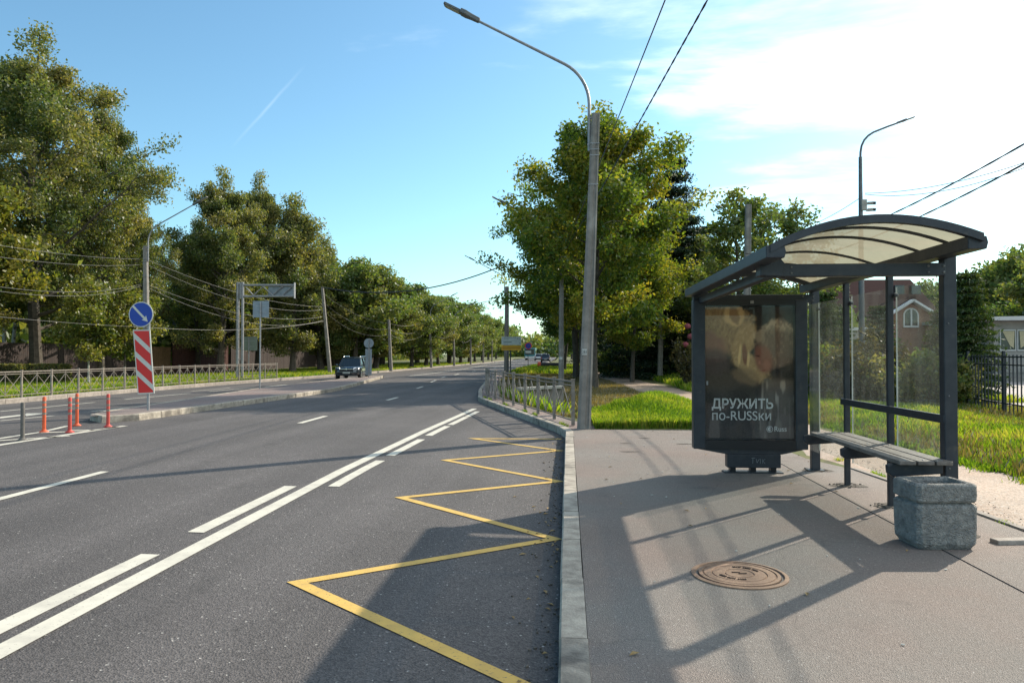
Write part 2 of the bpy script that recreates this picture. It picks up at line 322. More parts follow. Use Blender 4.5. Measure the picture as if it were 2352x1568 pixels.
def roofmat():
    m = bpy.data.materials.new('smoked_polycarbonate'); m.use_nodes = True; t = m.node_tree; nd = t.nodes; lk = t.links
    o = nd['Material Output']; nd.remove(nd['Principled BSDF'])
    tcn = nd.new('ShaderNodeTexCoord'); nz = nd.new('ShaderNodeTexNoise'); nz.inputs['Scale'].default_value = 1.6; nz.inputs['Detail'].default_value = 8; nz.inputs['Distortion'].default_value = 1.2; lk.new(tcn.outputs['Object'], nz.inputs['Vector'])
    cr = nd.new('ShaderNodeMix'); cr.data_type = 'RGBA'; cr.inputs[6].default_value = (.20, .18, .115, 1); cr.inputs[7].default_value = (.42, .36, .255, 1); lk.new(nz.outputs['Fac'], cr.inputs[0])
    ts = nd.new('ShaderNodeBsdfTranslucent'); lk.new(cr.outputs[2], ts.inputs[0])
    df = nd.new('ShaderNodeBsdfDiffuse'); df.inputs[0].default_value = (.2, .19, .16, 1)
    a = nd.new('ShaderNodeMixShader'); a.inputs[0].default_value = .3; lk.new(ts.outputs[0], a.inputs[1]); lk.new(df.outputs[0], a.inputs[2])
    tp = nd.new('ShaderNodeBsdfTransparent'); tp.inputs[0].default_value = (.62, .56, .44, 1)
    b = nd.new('ShaderNodeMixShader'); b.inputs[0].default_value = .12; lk.new(a.outputs[0], b.inputs[1]); lk.new(tp.outputs[0], b.inputs[2])
    gl = nd.new('ShaderNodeBsdfGlossy'); gl.inputs['Roughness'].default_value = .2
    c = nd.new('ShaderNodeMixShader'); c.inputs[0].default_value = .05; lk.new(b.outputs[0], c.inputs[1]); lk.new(gl.outputs[0], c.inputs[2])
    lk.new(c.outputs[0], o.inputs[0]); return m
M['roof'] = roofmat()
def planter_bump():
    m = M['planter']; t = m.node_tree; nd = t.nodes; lk = t.links; b = nd['Principled BSDF']
    tcn = nd.new('ShaderNodeTexCoord'); nz = nd.new('ShaderNodeTexNoise'); nz.inputs['Scale'].default_value = 26; nz.inputs['Detail'].default_value = 4; nz.inputs['Distortion'].default_value = 2.2
    lk.new(tcn.outputs['Object'], nz.inputs['Vector'])
    bp = nd.new('ShaderNodeBump'); bp.inputs['Strength'].default_value = 1; bp.inputs['Distance'].default_value = .035
    lk.new(nz.outputs['Fac'], bp.inputs['Height']); lk.new(bp.outputs[0], b.inputs['Normal'])
planter_bump()

# ------------------------------------------------------------------ mesh builder
def wmat_of(o):
    m = Matrix.LocRotScale(o.location, o.rotation_euler, o.scale)
    return wmat_of(o.parent) @ m if o.parent else m
class MB:
    def __init__(s): s.v = []; s.f = []
    def add(s, vs, fs):
        n = len(s.v); s.v += [tuple(v) for v in vs]; s.f += [tuple(i + n for i in f) for f in fs]; return s
    def box(s, c, d, rz=0, taper=1.0):
        x, y, z = c; a, b, h = d[0] / 2, d[1] / 2, d[2] / 2; co, si = math.cos(rz), math.sin(rz); vs = []
        for k, t in ((-h, 1), (h, taper)):
            for i, j in ((-a, -b), (a, -b), (a, b), (-a, b)):
                i *= t; j *= t; vs.append((x + i * co - j * si, y + i * si + j * co, z + k))
        return s.add(vs, [(3, 2, 1, 0), (4, 5, 6, 7), (0, 1, 5, 4), (1, 2, 6, 5), (2, 3, 7, 6), (3, 0, 4, 7)])
    def beam(s, p, q, w, h, up=(0, 0, 1)):
        p = Vector(p); q = Vector(q); d = (q - p).normalized(); u = Vector(up)
        if abs(d.dot(u)) > .98: u = Vector((0, 1, 0))
        r = d.cross(u).normalized(); u = r.cross(d); r = r * w / 2; u = u * h / 2
        vs = [p - r - u, p + r - u, p + r + u, p - r + u, q - r - u, q + r - u, q + r + u, q - r + u]
        return s.add(vs, [(0, 1, 2, 3), (7, 6, 5, 4), (4, 5, 1, 0), (5, 6, 2, 1), (6, 7, 3, 2), (7, 4, 0, 3)])
    def tube(s, pts, rad, n=8, caps=True, flat=1.0):
        pts = [Vector(p) for p in pts]; m = len(pts)
        if isinstance(rad, (int, float)): rad = [rad] * m
        base = len(s.v); ref = None
        for i, p in enumerate(pts):
            d = (pts[min(i + 1, m - 1)] - pts[max(i - 1, 0)])
            d = d.normalized() if d.length > 1e-9 else Vector((0, 0, 1))
            if ref is None: ref = Vector((1, 0, 0)) if abs(d.x) < .9 else Vector((0, 1, 0))
            a = (ref - d * ref.dot(d)).normalized(); b = d.cross(a); ref = a
            for k in range(n):
                t = 2 * PI * k / n; s.v.append(tuple(p + a * math.cos(t) * rad[i] + b * math.sin(t) * rad[i] * flat))
        for i in range(m - 1):
            for k in range(n):
                k2 = (k + 1) % n; s.f.append((base + i * n + k, base + i * n + k2, base + (i + 1) * n + k2, base + (i + 1) * n + k))
        if caps:
            s.f.append(tuple(base + k for k in reversed(range(n)))); s.f.append(tuple(base + (m - 1) * n + k for k in range(n)))
        return s
    def lathe(s, prof, c=(0, 0, 0), n=24, closed=True, ax='z'):
        base = len(s.v)
        for r, z in prof:
            for k in range(n):
                t = 2 * PI * k / n
                v = (r * math.cos(t), r * math.sin(t), z) if ax == 'z' else ((z, r * math.cos(t), r * math.sin(t)) if ax == 'x' else (r * math.cos(t), z, r * math.sin(t)))
                s.v.append((c[0] + v[0], c[1] + v[1], c[2] + v[2]))
        for i in range(len(prof) - 1):
            for k in range(n):
                k2 = (k + 1) % n; s.f.append((base + i * n + k, base + i * n + k2, base + (i + 1) * n + k2, base + (i + 1) * n + k))
        if closed:
            s.f.append(tuple(base + k for k in reversed(range(n)))); s.f.append(tuple(base + (len(prof) - 1) * n + k for k in range(n)))
        return s
    def prism(s, poly, fn, t0, t1):
        n = len(poly); vs = [fn(a, b, t0) for a, b in poly] + [fn(a, b, t1) for a, b in poly]
        return s.add(vs, [tuple(reversed(range(n))), tuple(range(n, 2 * n))] + [(i, (i + 1) % n, n + (i + 1) % n, n + i) for i in range(n)])
    def build(s, name, material, parent=None, world=False, bevel=0, smooth=False, seg=2, subsurf=0):
        me = bpy.data.meshes.new(name); vs = s.v
        if parent is not None and world:
            inv = wmat_of(parent).inverted(); vs = [tuple(inv @ Vector(v)) for v in vs]
        me.from_pydata(vs, [], s.f); me.validate()
        bm = bmesh.new(); bm.from_mesh(me); bmesh.ops.recalc_face_normals(bm, faces=bm.faces); bm.to_mesh(me); bm.free()
        me.materials.append(material if not isinstance(material, str) else M[material])
        o = bpy.data.objects.new(name, me); COL.objects.link(o)
        if parent is not None: o.parent = parent
        if smooth:
            me.polygons.foreach_set('use_smooth', [True] * len(me.polygons))
            try: me.set_sharp_from_angle(angle=math.radians(40))
            except Exception: pass
        if bevel:
            b = o.modifiers.new('bevel', 'BEVEL'); b.width = bevel; b.segments = seg; b.limit_method = 'ANGLE'
        return o
def tag(o, label=None, cat=None, group=None, kind=None):
    if label: o['label'] = label
    if cat: o['category'] = cat
    if group: o['group'] = group
    if kind: o['kind'] = kind
    return o
def thing(name, label, cat, loc=(0, 0, 0), rz=0, group=None, sc=1):
    o = bpy.data.objects.new(name, None); COL.objects.link(o); o.location = loc; o.rotation_euler = (0, 0, rz); o.scale = (sc, sc, sc) if isinstance(sc, (int, float)) else sc
    o.empty_display_size = .2
    return tag(o, label, cat, group)
def struct(o): o['kind'] = 'structure'; return o
def copy_tree(o, parent=None):
    c = o.copy(); COL.objects.link(c)
    if parent is not None: c.parent = parent
    for ch in list(o.children): copy_tree(ch, c)
    return c
def npmesh(name, verts, faces_n, nper, material, tint=None, parent=None):
    """verts (K,3) float array; faces consecutive groups of nper vertices"""
    me = bpy.data.meshes.new(name); K = len(verts); me.vertices.add(K); me.vertices.foreach_set('co', verts.astype(np.float32).ravel())
    F_ = K // nper; me.loops.add(K); me.loops.foreach_set('vertex_index', np.arange(K, dtype=np.int32))
    me.polygons.add(F_); me.polygons.foreach_set('loop_start', np.arange(0, K, nper, dtype=np.int32))
    if tint is not None:
        a = me.attributes.new('tint', 'FLOAT', 'POINT'); a.data.foreach_set('value', np.repeat(tint, nper).astype(np.float32))
    me.update(calc_edges=True); me.materials.append(M[material] if isinstance(material, str) else material)
    o = bpy.data.objects.new(name, me); COL.objects.link(o)
    if parent is not None: o.parent = parent
    return o
def text_mesh(txt, size, name, material, parent, bold=0.0, depth=.001, shear=0, sx=1.0):
    cu_ = bpy.data.curves.new(name, 'FONT'); cu_.body = txt; cu_.size = size; cu_.offset = bold; cu_.extrude = depth; cu_.align_x = 'LEFT'
    tmp = bpy.data.objects.new(name + '_t', cu_); COL.objects.link(tmp)
    dg = bpy.context.evaluated_depsgraph_get(); me = bpy.data.meshes.new_from_object(tmp.evaluated_get(dg))
    bpy.data.objects.remove(tmp); me.name = name
    for v in me.vertices: v.co.x *= sx
    me.materials.clear(); me.materials.append(M[material])
    o = bpy.data.objects.new(name, me); COL.objects.link(o); o.parent = parent; return o

# ================================================================== SETTING
# far ground: one sheet to the horizon
g = MB(); g.add([(-1800, -400, -.9), (1800, -400, -.9), (1800, 3200, -.9), (-1800, 3200, -.9)], [(0, 1, 2, 3)])
tag(struct(g.build('ground', 'ground')), 'flat far ground under the street running out to the horizon')
# road
ys = list(np.arange(-6, 70, .5)) + list(np.arange(70, 160, 3)) + list(np.arange(160, 701, 20))
g = MB(); NC = 60
for y in ys:
    a, b = KLf(y), KRf(y)
    xs = [b - 7 * i / 28 for i in range(29)] + [(b - 7) + (a + 6.5 - b + 7) * i / 6 for i in range(1, 7)] + [a + 6.5 * (1 - i / 13) for i in range(1, 14)]
    for x in xs: g.v.append((x, y, H(x, y)))
nc = len(xs)
for j in range(len(ys) - 1):
    for i in range(nc - 1): g.f.append((j * nc + i, (j + 1) * nc + i, (j + 1) * nc + i + 1, j * nc + i + 1))
road = struct(g.build('road', 'road', smooth=True))
tag(road, 'grey asphalt road with white lane lines and a bus bay')
def ribbon(pts, w, dz=.006, step=.4, closed=False, ends=None):
    """ribbon draped on the road along world points"""
    mb = MB(); P = []
    for a, b in zip(pts, pts[1:]):
        a = Vector(a).to_2d(); b = Vector(b).to_2d(); n = max(1, int((b - a).length / step))
        P += [a.lerp(b, i / n) for i in range(n)]
    P.append(Vector(pts[-1]).to_2d())
    for i, p in enumerate(P):
        d = (P[min(i + 1, len(P) - 1)] - P[max(i - 1, 0)]).normalized(); nrm = Vector((-d.y, d.x)) * w / 2
        for q in (p - nrm, p + nrm): mb.v.append((q.x, q.y, H(q.x, q.y) + dz))
    for i in range(len(P) - 1): mb.f.append((2 * i, 2 * i + 1, 2 * i + 3, 2 * i + 2))
    return mb
def mark(pts, w, material='white', dz=.006, label=None):
    o = ribbon(pts, w, dz).build('lane_marking', material, road)
    return o
# solid + broken line of the bay
sol = [at(0, 1497), at(784, 1081.6), at(1090, 938.5)]
d0 = (sol[1] - sol[0]); start = sol[0] - d0 * (3.6 / d0.length)
mark([start, sol[0], sol[1], sol[2]], .15)
def sol_x(y):
    q = [start] + sol
    for p0, p1 in zip(q, q[1:]):
        if y <= p1.y or p1 is q[-1]: return p0.x + (p1.x - p0.x) * (y - p0.y) / (p1.y - p0.y)
def beside(y0, y1, off, w=.15):
    mark([(sol_x(y) + off, y, 0) for y in np.linspace(y0, y1, 4)], w)
beside(at(470, 1224).y, at(677, 1117).y, -.25); yb0_ = at(352, 1274).y; beside(yb0_ - 2.6, yb0_, -.25)
for a, b in ((1120.5, 1060.5), (1045, 1008.5), (996.5, 976.5), (970.5, 954.5), (951, 941.5)): beside(at(850, a).y, at(950, b).y, .25, .14)
# broken lane line
pa, pb = at(-12, 1149), at(241, 1083); dd = pb - pa; mark([pa, pb], .115)
for a, b in (((688, 972), (748, 955.5)), ((889, 919), (913.5, 912.5)), ((957.5, 892), (971, 887.5)), ((990, 877.5), (1001, 873)), ((1014, 867.5), (1023, 864.5)), ((1044, 861), (1054, 858.5))):
    mark([at(*a), at(*b)], .13)
# far centre and edge lines
mark([at(940, 863.5), at(1010, 855), at(1070, 846.5), at(1130, 836), at(1234, 819.5)], .16)
mark([at(1171, 853.5), at(1215, 843.5), at(1262, 833)], .18)
for i in range(12):
    y = 66 + i * 9; x = -8.6 + .01 * i * 9; mark([(x, y, 0), (x + .02, y + 3, 0)], .13)
# left carriageway
for a, b, w in (((0, 945), (217, 924), .13), ((0, 966.5), (122, 955), .12), ((287, 917), (437, 903), .13), ((440, 898), (527, 890.8), .12), ((480, 899), (585, 889.5), .12), ((210, 945), (333, 932), .12), ((610, 888), (690, 880), .12), ((760, 872), (830, 865.5), .12)):
    mark([at(*a), at(*b)], w)
arrow = MB(); pts = [at(0, 957.5), at(60, 951), at(60, 949.5), at(110, 949), at(60, 955.5), at(60, 953.5), at(0, 961)]
arrow.add([(p.x, p.y, p.z + .006) for p in pts], [(0, 1, 5, 6), (2, 3, 4), (1, 2, 4, 5)]); arrow.build('lane_marking', 'white', road)
# painted triangle with posts in front of the island
tri_r = [at(-25, 1027), at(0, 1022), at(287, 978)]; tri_l = [at(-25, 1011), at(0, 1007), at(99.6, 991.5), at(156, 978)]
mark(tri_r, .14); mark(tri_l, .12); mark([at(-25, 1014), at(0, 1012), at(160, 1001)], .12); mark([at(95, 993.5), at(190, 991), at(270, 980.5)], .13); mark([at(160, 987.5), at(215, 988)], .1)
# yellow bus stop zigzag
zz = [(1087.6, 1007.3), (1286.8, 1035), (1023, 1057), (1284, 1105.4), (921, 1143), (1274, 1238), (683, 1338.5)]
zp = [at(*p) for p in zz]; zp.append(Vector((-.1, zp[-1].y - 1.52, 0))); zp.append(Vector((-1.95, zp[-1].y - 1.5, 0)))
zp.insert(0, Vector((-.12, zp[0].y + .35, 0)))
def zig(pts, w, dz):
    mb = MB(); n = len(pts); P = [Vector((p[0], p[1])) for p in pts]; Lf = []; Rt = []
    for i in range(n):
        if 0 < i < n - 1:
            d1 = (P[i] - P[i - 1]).normalized(); d2 = (P[i + 1] - P[i]).normalized(); n1_ = Vector((-d1.y, d1.x)); n2_ = Vector((-d2.y, d2.x)); bn = (n1_ + n2_).normalized()
            k = min(w / 2 / max(.18, bn.dot(n1_)), .28); Lf.append(P[i] + bn * k); Rt.append(P[i] - bn * k)
        else:
            d = (P[1] - P[0] if i == 0 else P[-1] - P[-2]).normalized(); q = Vector((-d.y, d.x)) * w / 2; Lf.append(P[i] + q); Rt.append(P[i] - q)
    for i in range(n - 1):
        for k in range(7):
            for u in (Lf, Rt):
                p = u[i].lerp(u[i + 1], k / 6); mb.v.append((p.x, p.y, H(p.x, p.y) + dz))
        b = i * 14
        for k in range(6): mb.f.append((b + 2 * k, b + 2 * k + 1, b + 2 * k + 3, b + 2 * k + 2))
    return mb
z_ = zig(zp, .1, .006).build('zigzag_marking', 'yellow', road)
# dark gutter dirt and fallen leaves near the kerb
random.seed(3)
mbl = MB()
for i in range(90):
    y = random.uniform(2.5, 15); x = -.08 - abs(random.gauss(0, .16)); s_ = random.uniform(.015, .035); a = random.uniform(0, PI)
    if i > 68: x = random.uniform(.25, 3.6)
    z0 = (H(x, y) if x < -.05 else .152) + .004
    c, s = math.cos(a) * s_, math.sin(a) * s_
    mbl.add([(x - c, y - s, z0), (x + s * .5, y - c * .5, z0 + .008), (x + c, y + s, z0 + .004), (x - s * .5, y + c * .5, z0 + .012)], [(0, 1, 2, 3)])
tag(mbl.build('fallen_leaves', 'dryleaf'), 'small dry leaves scattered in the gutter by the kerb', 'leaves', kind='stuff')

# kerbs made of single stones
def kerb(name, pts, w, h, side, n_len, material, label, zf=None, far=None, sink=.12):
    """pts: world xy of the road-side bottom edge; side=+1: stone lies to the right of travel"""
    root = struct(MB().build(name, material)) if False else None
    mb = MB(); first = True; stones = []
    P = [Vector((p[0], p[1])) for p in pts]; seglen = []
    tot = 0; cum = [0]
    for a, b in zip(P, P[1:]): tot += (b - a).length; cum.append(tot)
    def pos(s):
        for i in range(len(P) - 1):
            if s <= cum[i + 1] or i == len(P) - 2:
                return P[i].lerp(P[i + 1], (s - cum[i]) / (cum[i + 1] - cum[i]))
    nst = int(tot / n_len); far_mb = MB()
    for k in range(nst):
        a = pos(k * n_len + .008); b = pos((k + 1) * n_len - .008); d = (b - a).normalized(); nr = Vector((d.y, -d.x)) * side
        j = random.uniform(-.004, .004); jz = random.uniform(-.004, .004)
        a = a + nr * j; b = b + nr * j; vs = []
        za, zb = H(a.x, a.y), H(b.x, b.y)
        for (q, zz_) in ((a, za), (b, zb)):
            vs += [(q.x, q.y, zz_ - sink), (q.x + nr.x * w, q.y + nr.y * w, zz_ - sink), (q.x + nr.x * w, q.y + nr.y * w, zz_ + h + jz), (q.x + nr.x * .012, q.y + nr.y * .012, zz_ + h + jz), (q.x, q.y, zz_ + h - .018)]
        fs = [(0, 1, 2, 3, 4), (9, 8, 7, 6, 5), (0, 5, 6, 1), (1, 6, 7, 2), (2, 7, 8, 3), (3, 8, 9, 4), (4, 9, 5, 0)]
        if far is None or (a.y < far): stones.append((vs, fs))
        else: far_mb.add(vs, fs)
    bed = MB()
    for k in range(nst):
        a = pos(k * n_len); b = pos((k + 1) * n_len); d = (b - a).normalized(); nr = Vector((d.y, -d.x)) * side; vs = []
        for q in (a, b):
            z0 = H(q.x, q.y)
            vs += [(q.x + nr.x * .02, q.y + nr.y * .02, z0 - sink), (q.x + nr.x * (w - .02), q.y + nr.y * (w - .02), z0 - sink), (q.x + nr.x * (w - .02), q.y + nr.y * (w - .02), z0 + h - .02), (q.x + nr.x * .02, q.y + nr.y * .02, z0 + h - .025)]
        bed.add(vs, [(0, 4, 5, 1), (1, 5, 6, 2), (2, 6, 7, 3), (3, 7, 4, 0)])
    root = tag(struct(bed.build(name, 'soil')), label)
    for vs, fs in stones:
        mb = MB().add(vs, fs); mb.build('kerb_stone', material, root)
    if far_mb.v: tag(far_mb.build('far_kerb_stone', material, root), kind='stuff')
    return root
random.seed(11)
kerb('kerb', [(KRf(y), y) for y in (-5.6, 14.9)] + [(KRf(y), y) for y in (25.4, 31, 43.7, 60, 75, 100, 140)], .15, .15, 1, 1.06, 'kerb', 'pale concrete kerb between the bus bay and the pavement', far=62)
kerb('left_kerb', [(KLf(y), y) for y in (8, 30, 38, 53, 62, 90, 127, 200)], .16, .16, -1, 1.0, 'kerb_dark', 'stone kerb along the far left edge of the road', far=70)

# traffic island
isl_r = [at(215 + 20, 966), at(250, 973), at(310, 971.5), at(784, 895.5), at(893, 867)]
isl = [(-10.75, 15.95), (-10.35, 15.45), (-9.95, 15.35), (-9.65, 15.7)] 
R_ = [(-9.6, 16.2), (-9.62, 22), (-9.75, 30), (-10.6, 37), (-11.6, 44), (-12.3, 49)]
L_ = [(-12.75, 49.2), (-13.2, 44), (-13.4, 36), (-13.2, 31), (-12.3, 25.5), (-11.55, 21), (-11.1, 17.6), (-10.95, 16.4)]
loop = isl + R_ + L_
kerb('island_kerb', loop + [loop[0]], .14, .15, -1 if False else -1, .9, 'kerb', 'pale kerb stones ringing the traffic island')
def inset(loop, d):
    res = []; n = len(loop)
    for i in range(n):
        a, b, c = Vector(loop[i - 1]), Vector(loop[i]), Vector(loop[(i + 1) % n])
        d1 = (b - a).normalized(); d2 = (c - b).normalized(); nn = (Vector((-d1.y, d1.x)) + Vector((-d2.y, d2.x))).normalized(); res.append(b + nn * d)
    return res
ins = inset(loop, .138)
g = MB()
# fill strips between right and left sides by y
rr = [(p[1], p[0] - .13) for p in [(-10.2, 15.5)] + [(-9.72, 15.9)] + R_]; ll = [(p[1], p[0] + .13) for p in reversed(L_)]; ll = [(15.5, -10.45), (15.95, -10.72)] + ll
yy = list(np.arange(15.5, 49.01, .5))
for y in yy:
    a = lerp_tab(ll, y); b = lerp_tab(rr, y)
    for i in range(7):
        x = a + (b - a) * i / 6; g.v.append((x, y, H(x, y) + .143))
for j in range(len(yy) - 1):
    for i in range(6): g.f.append((j * 7 + i, j * 7 + i + 1, (j + 1) * 7 + i + 1, (j + 1) * 7 + i))
tag(struct(g.build('traffic_island', 'island', smooth=True)), 'raised asphalt traffic island dividing the two carriageways')

# pavement by the shelter (two sheets with an open seam) and the strip under the railing
def sheet(name, poly, z, material, label, nx=1, thick=.25, z1=None):
    mb = MB(); n = len(poly)
    zz_ = [z] * n if z1 is None else z1
    vs = [(p[0], p[1], zz_[i]) for i, p in enumerate(poly)] + [(p[0], p[1], zz_[i] - thick) for i, p in enumerate(poly)]
    mb.add(vs, [tuple(range(n))] + [(i, n + i, n + (i + 1) % n, (i + 1) % n) for i in range(n)])
    return tag(struct(mb.build(name, material)), label)
end_y = 14.78
sheet('pavement', [(.104, -4), (2.83, -4), (2.85, 6.7), (2.87, 9.4), (2.9, 10.6), (3.0, end_y), (.105, end_y + .03)], .15, 'pave', 'asphalt bus stop pavement beside the kerb')
sheet('back_pavement', [(2.845, -4), (3.8, -4), (3.82, 6.6), (3.72, 9.0), (3.66, 10.0), (3.4, 10.9), (3.3, end_y - .1), (3.012, end_y - .05), (2.912, 10.6), (2.884, 9.4), (2.866, 6.7)], .152, 'pave', 'narrow asphalt strip of pavement behind the shelter posts')
mb = MB()
for a, b in (((3.86, -4), (3.88, 6.6)), ((3.88, 6.62), (3.78, 9.0)), ((3.78, 9.02), (3.71, 10.0))): mb.beam((a[0], a[1], .1), (b[0], b[1], .1), .07, .13)
mb.build('edging_strip', 'kerb_dark', bpy.data.objects['back_pavement'])
rows = [14.82, 15.6, 17, 19, 21, 23, 25.2, 26, 29, 33, 38, 43.7, 50, 56, 62]
g = MB()
for y in rows:
    k = KRf(y) + .148; w_ = .62
    for i in range(3): g.v.append((k + w_ * i / 2, y, H(KRf(y), y) + .138))
for j in range(len(rows) - 1):
    for i in range(2): g.f.append((j * 3 + i, j * 3 + i + 1, (j + 1) * 3 + i + 1, (j + 1) * 3 + i))
tag(struct(g.build('railing_strip', 'island')), 'narrow asphalt strip between the kerb and the near railing')
# terrain
def hz(x, y):
    z = .120
    kx = KRf(y)
    if y > 14.7:
        o = x - kx
        z += .46 * math.exp(-((x - 2.0) / 1.15) ** 2 - ((y - 18.2) / 2.1) ** 2)
        # ditch behind the railing
        z -= .75 * math.exp(-((o - 2.1) / .75) ** 2) * min(1, max(0, (y - 17.5) / 2)) * min(1, max(0, (36 - y) / 5))
    if x > 5.2:
        z += .45 * min(1, (x - 5.2) / 3) * min(1, max(0, (y - 24) / 8)) * max(0, min(1, (14 - x) / 4))
        if y < 22: z += .10 * min(1, (x - 5.2) / 1.5) * max(0, min(1, (9.5 - x) / 2))
    z += .02 * math.sin(x * 2.1 + y * .7) * math.sin(y * 1.3 - x * .5) if x > 5.4 or (y > 15.2 and x < 3) else 0
    return z
def terrain(name, ys, x0f, offs, zf, material, label):
    g = MB(); nc = len(offs)
    for y in ys:
        for o in offs: x = x0f(y) + o; g.v.append((x, y, zf(x, y)))
    for j in range(len(ys) - 1):
        for i in range(nc - 1): g.f.append((j * nc + i, j * nc + i + 1, (j + 1) * nc + i + 1, (j + 1) * nc + i))
    return tag(struct(g.build(name, material, smooth=True)), label)
offs = list(np.arange(0, 8, .4)) + list(np.arange(8, 16, 1)) + [20, 30, 50, 90, 160]
sgn = 1
terrain('right_verge', [14.55, 15.0, 15.3] + list(np.arange(15.7, 40, .5)) + list(np.arange(40, 100, 3)) + [120, 160, 240, 400, 700], lambda y: KRf(y) + (.76 if y > 15.2 else .16), offs, hz, 'verge', 'grassy verge on the right beyond the pavement')
terrain('shelter_verge', list(np.arange(-5, 14.81, .5)) + [14.80], lambda y: 3.88 if y < 10 else 3.3, offs, lambda x, y: hz(x, y) - .004, 'verge', 'grass strip behind the bus shelter')
terrain('left_verge', list(np.arange(8, 70, 1.5)) + [80, 95, 120, 160, 240, 400, 700], lambda y: KLf(y) - .158, [-o for o in offs], lambda x, y: .13 + .04 * math.sin(x) * math.sin(y * .6) * min(1, (KLf(y) - x) / 3), 'verge', 'grassy verge on the left beyond the far kerb')
def path_ribbon(name, tab, dz, material, label, zf=hz):
    g = MB(); ys_ = list(np.arange(tab[0][0], min(60, tab[-1][0]), .5)) + [tab[-1][0]]
    for y in ys_:
        c = lerp_tab([(t[0], t[1]) for t in tab], y); w = lerp_tab([(t[0], t[2]) for t in tab], y)
        w1 = w + .07 * math.sin(y * 2.3) + .05 * math.sin(y * 5.1); w2 = w + .07 * math.sin(y * 1.9 + 2) + .05 * math.sin(y * 4.7)
        for i in range(7):
            x = c - w1 + (w1 + w2) * i / 6; e = -.025 if i in (0, 6) else 0; g.v.append((x, y, zf(x, y) + dz + e))
    for j in range(len(ys_) - 1):
        for i in range(6): g.f.append((j * 7 + i, j * 7 + i + 1, (j + 1) * 7 + i + 1, (j + 1) * 7 + i))
    return tag(struct(g.build(name, material, smooth=True)), label)
PT = [(-4, 4.72, .84), (6, 4.72, .84), (10, 4.6, .86), (14, 4.45, .8), (19, 4.3, .8), (22, 4.2, .9), (26.6, 4.1, 1.0), (31.4, 3.75, 1.1), (35, 3.65, 1.05), (46, 3.0, .9), (60, 2.6, .9), (90, 2.2, .9)]
path_ribbon('path', PT, .022, 'path', 'pinkish gravel footpath running behind the shelter')
lot = sheet('paved_lot', [(12.3, 8), (60, 8), (60, 75), (13.2, 75)], .19, 'lot', 'pale paved forecourt behind the iron fence', thick=.3)

# ================================================================== BUS SHELTER
PX = 3.17; PY = [9.8, 8.7, 7.56, 6.44]; ZP = .15
sh = thing('bus_shelter', 'dark grey bus shelter with curved smoked roof and glass back', 'bus shelter', (PX, 8.1, ZP))
for i, y in enumerate(PY):
    w = .105 if i in (0, 3) else .06
    top = 2.47 if i in (0, 3) else 2.46
    MB().box((PX, y, (ZP + top) / 2), (w, w * .9, top - ZP)).build('post', 'frame', sh, world=True, bevel=.008)
Y0, Y1 = 5.80, 9.75
# eaves beams (chamfered ends)
def eave(x0, x1, z0, z1, ya, yb, name='eave_beam'):
    mb = MB(); c = .05; sec = [(x0, z0), (x1, z0), (x1 + .012, (z0 + z1) / 2), (x1, z1), (x0, z1)]
    mb.prism(sec, lambda a, b, t: (a, t, b), ya, yb); return mb.build(name, 'frame', sh, world=True, bevel=.006)
eave(1.52, 1.66, 2.385, 2.48, Y0, Y1)
eave(3.02, 3.155, 2.44, 2.54, Y0 + .02, Y1 + .15)
eave(1.66, 1.74, 2.285, 2.366, 6.30, 9.74, 'longitudinal_beam')
# cross beams at the two ends
for y in (6.36, 9.62):
    MB().box(((1.66 + 3.10) / 2, y, 2.345), (3.10 - 1.66, .09, .105)).build('cross_beam', 'frame', sh, world=True, bevel=.006)
    MB().prism([(1.60, 2.30), (1.78, 2.29), (1.80, 2.40), (1.74, 2.47), (1.60, 2.46)], lambda a, b, t: (a, t, b), y - .08, y + .08).build('bracket', 'frame', sh, world=True, bevel=.006)
for y in (6.36, 9.62):
    for x in (1.72, 1.86, 2.96, 3.08):
        for z in (2.32, 2.37): MB().lathe([(.010, 0), (.010, -.006), (.005, -.009)], (x, y - .045, z), 8, ax='y').build('bolt', 'galv_d', sh, world=True)
for y in (PY[0], PY[3]):
    MB().box((PX, y, ZP + .008), (.20, .18, .012)).build('foot_plate', 'frame', sh, world=True)
    for z in (.7, 1.3, 1.9): MB().lathe([(.007, 0), (.007, -.005), (.003, -.007)], (PX - .02, y - .0475, z), 8, ax='y').build('bolt', 'galv_d', sh, world=True)
# arched ribs and roof sheet
def arcz(x):
    t = (x - 1.55) / (3.12 - 1.55); return 2.475 + .07 * t + .185 * 4 * t * (1 - t) * (1 - .12 * (t - .5))
NA = 18; xs_ = [1.55 + (3.12 - 1.55) * i / NA for i in range(NA + 1)]
for k, y in enumerate((Y0 + .02, 6.25, 6.75, 7.7, 8.7, Y1 - .02)):
    th = .05 if k in (0, 5) else .022; wd = .06 if k in (0, 5) else .03
    mb = MB()
    for x in xs_:
        z = arcz(x)
        for a, b in ((-wd / 2, -th), (wd / 2, -th), (wd / 2, .012 if k in (0, 5) else -.002), (-wd / 2, .012 if k in (0, 5) else -.002)): mb.v.append((x, y + a, z + b))
    for i in range(NA):
        for j in range(4): mb.f.append((i * 4 + j, i * 4 + (j + 1) % 4, (i + 1) * 4 + (j + 1) % 4, (i + 1) * 4 + j))
    mb.build('roof_rib', 'frame', sh, world=True, smooth=True)
mb = MB()
for yk in (Y0 + .03, Y1 - .03):
    for x in xs_: mb.v.append((x, yk, arcz(x) + .003))
for i in range(NA): mb.f.append((i, i + 1, NA + 2 + i, NA + 1 + i))
mb.build('roof_panel', 'roof', sh, world=True, smooth=True)
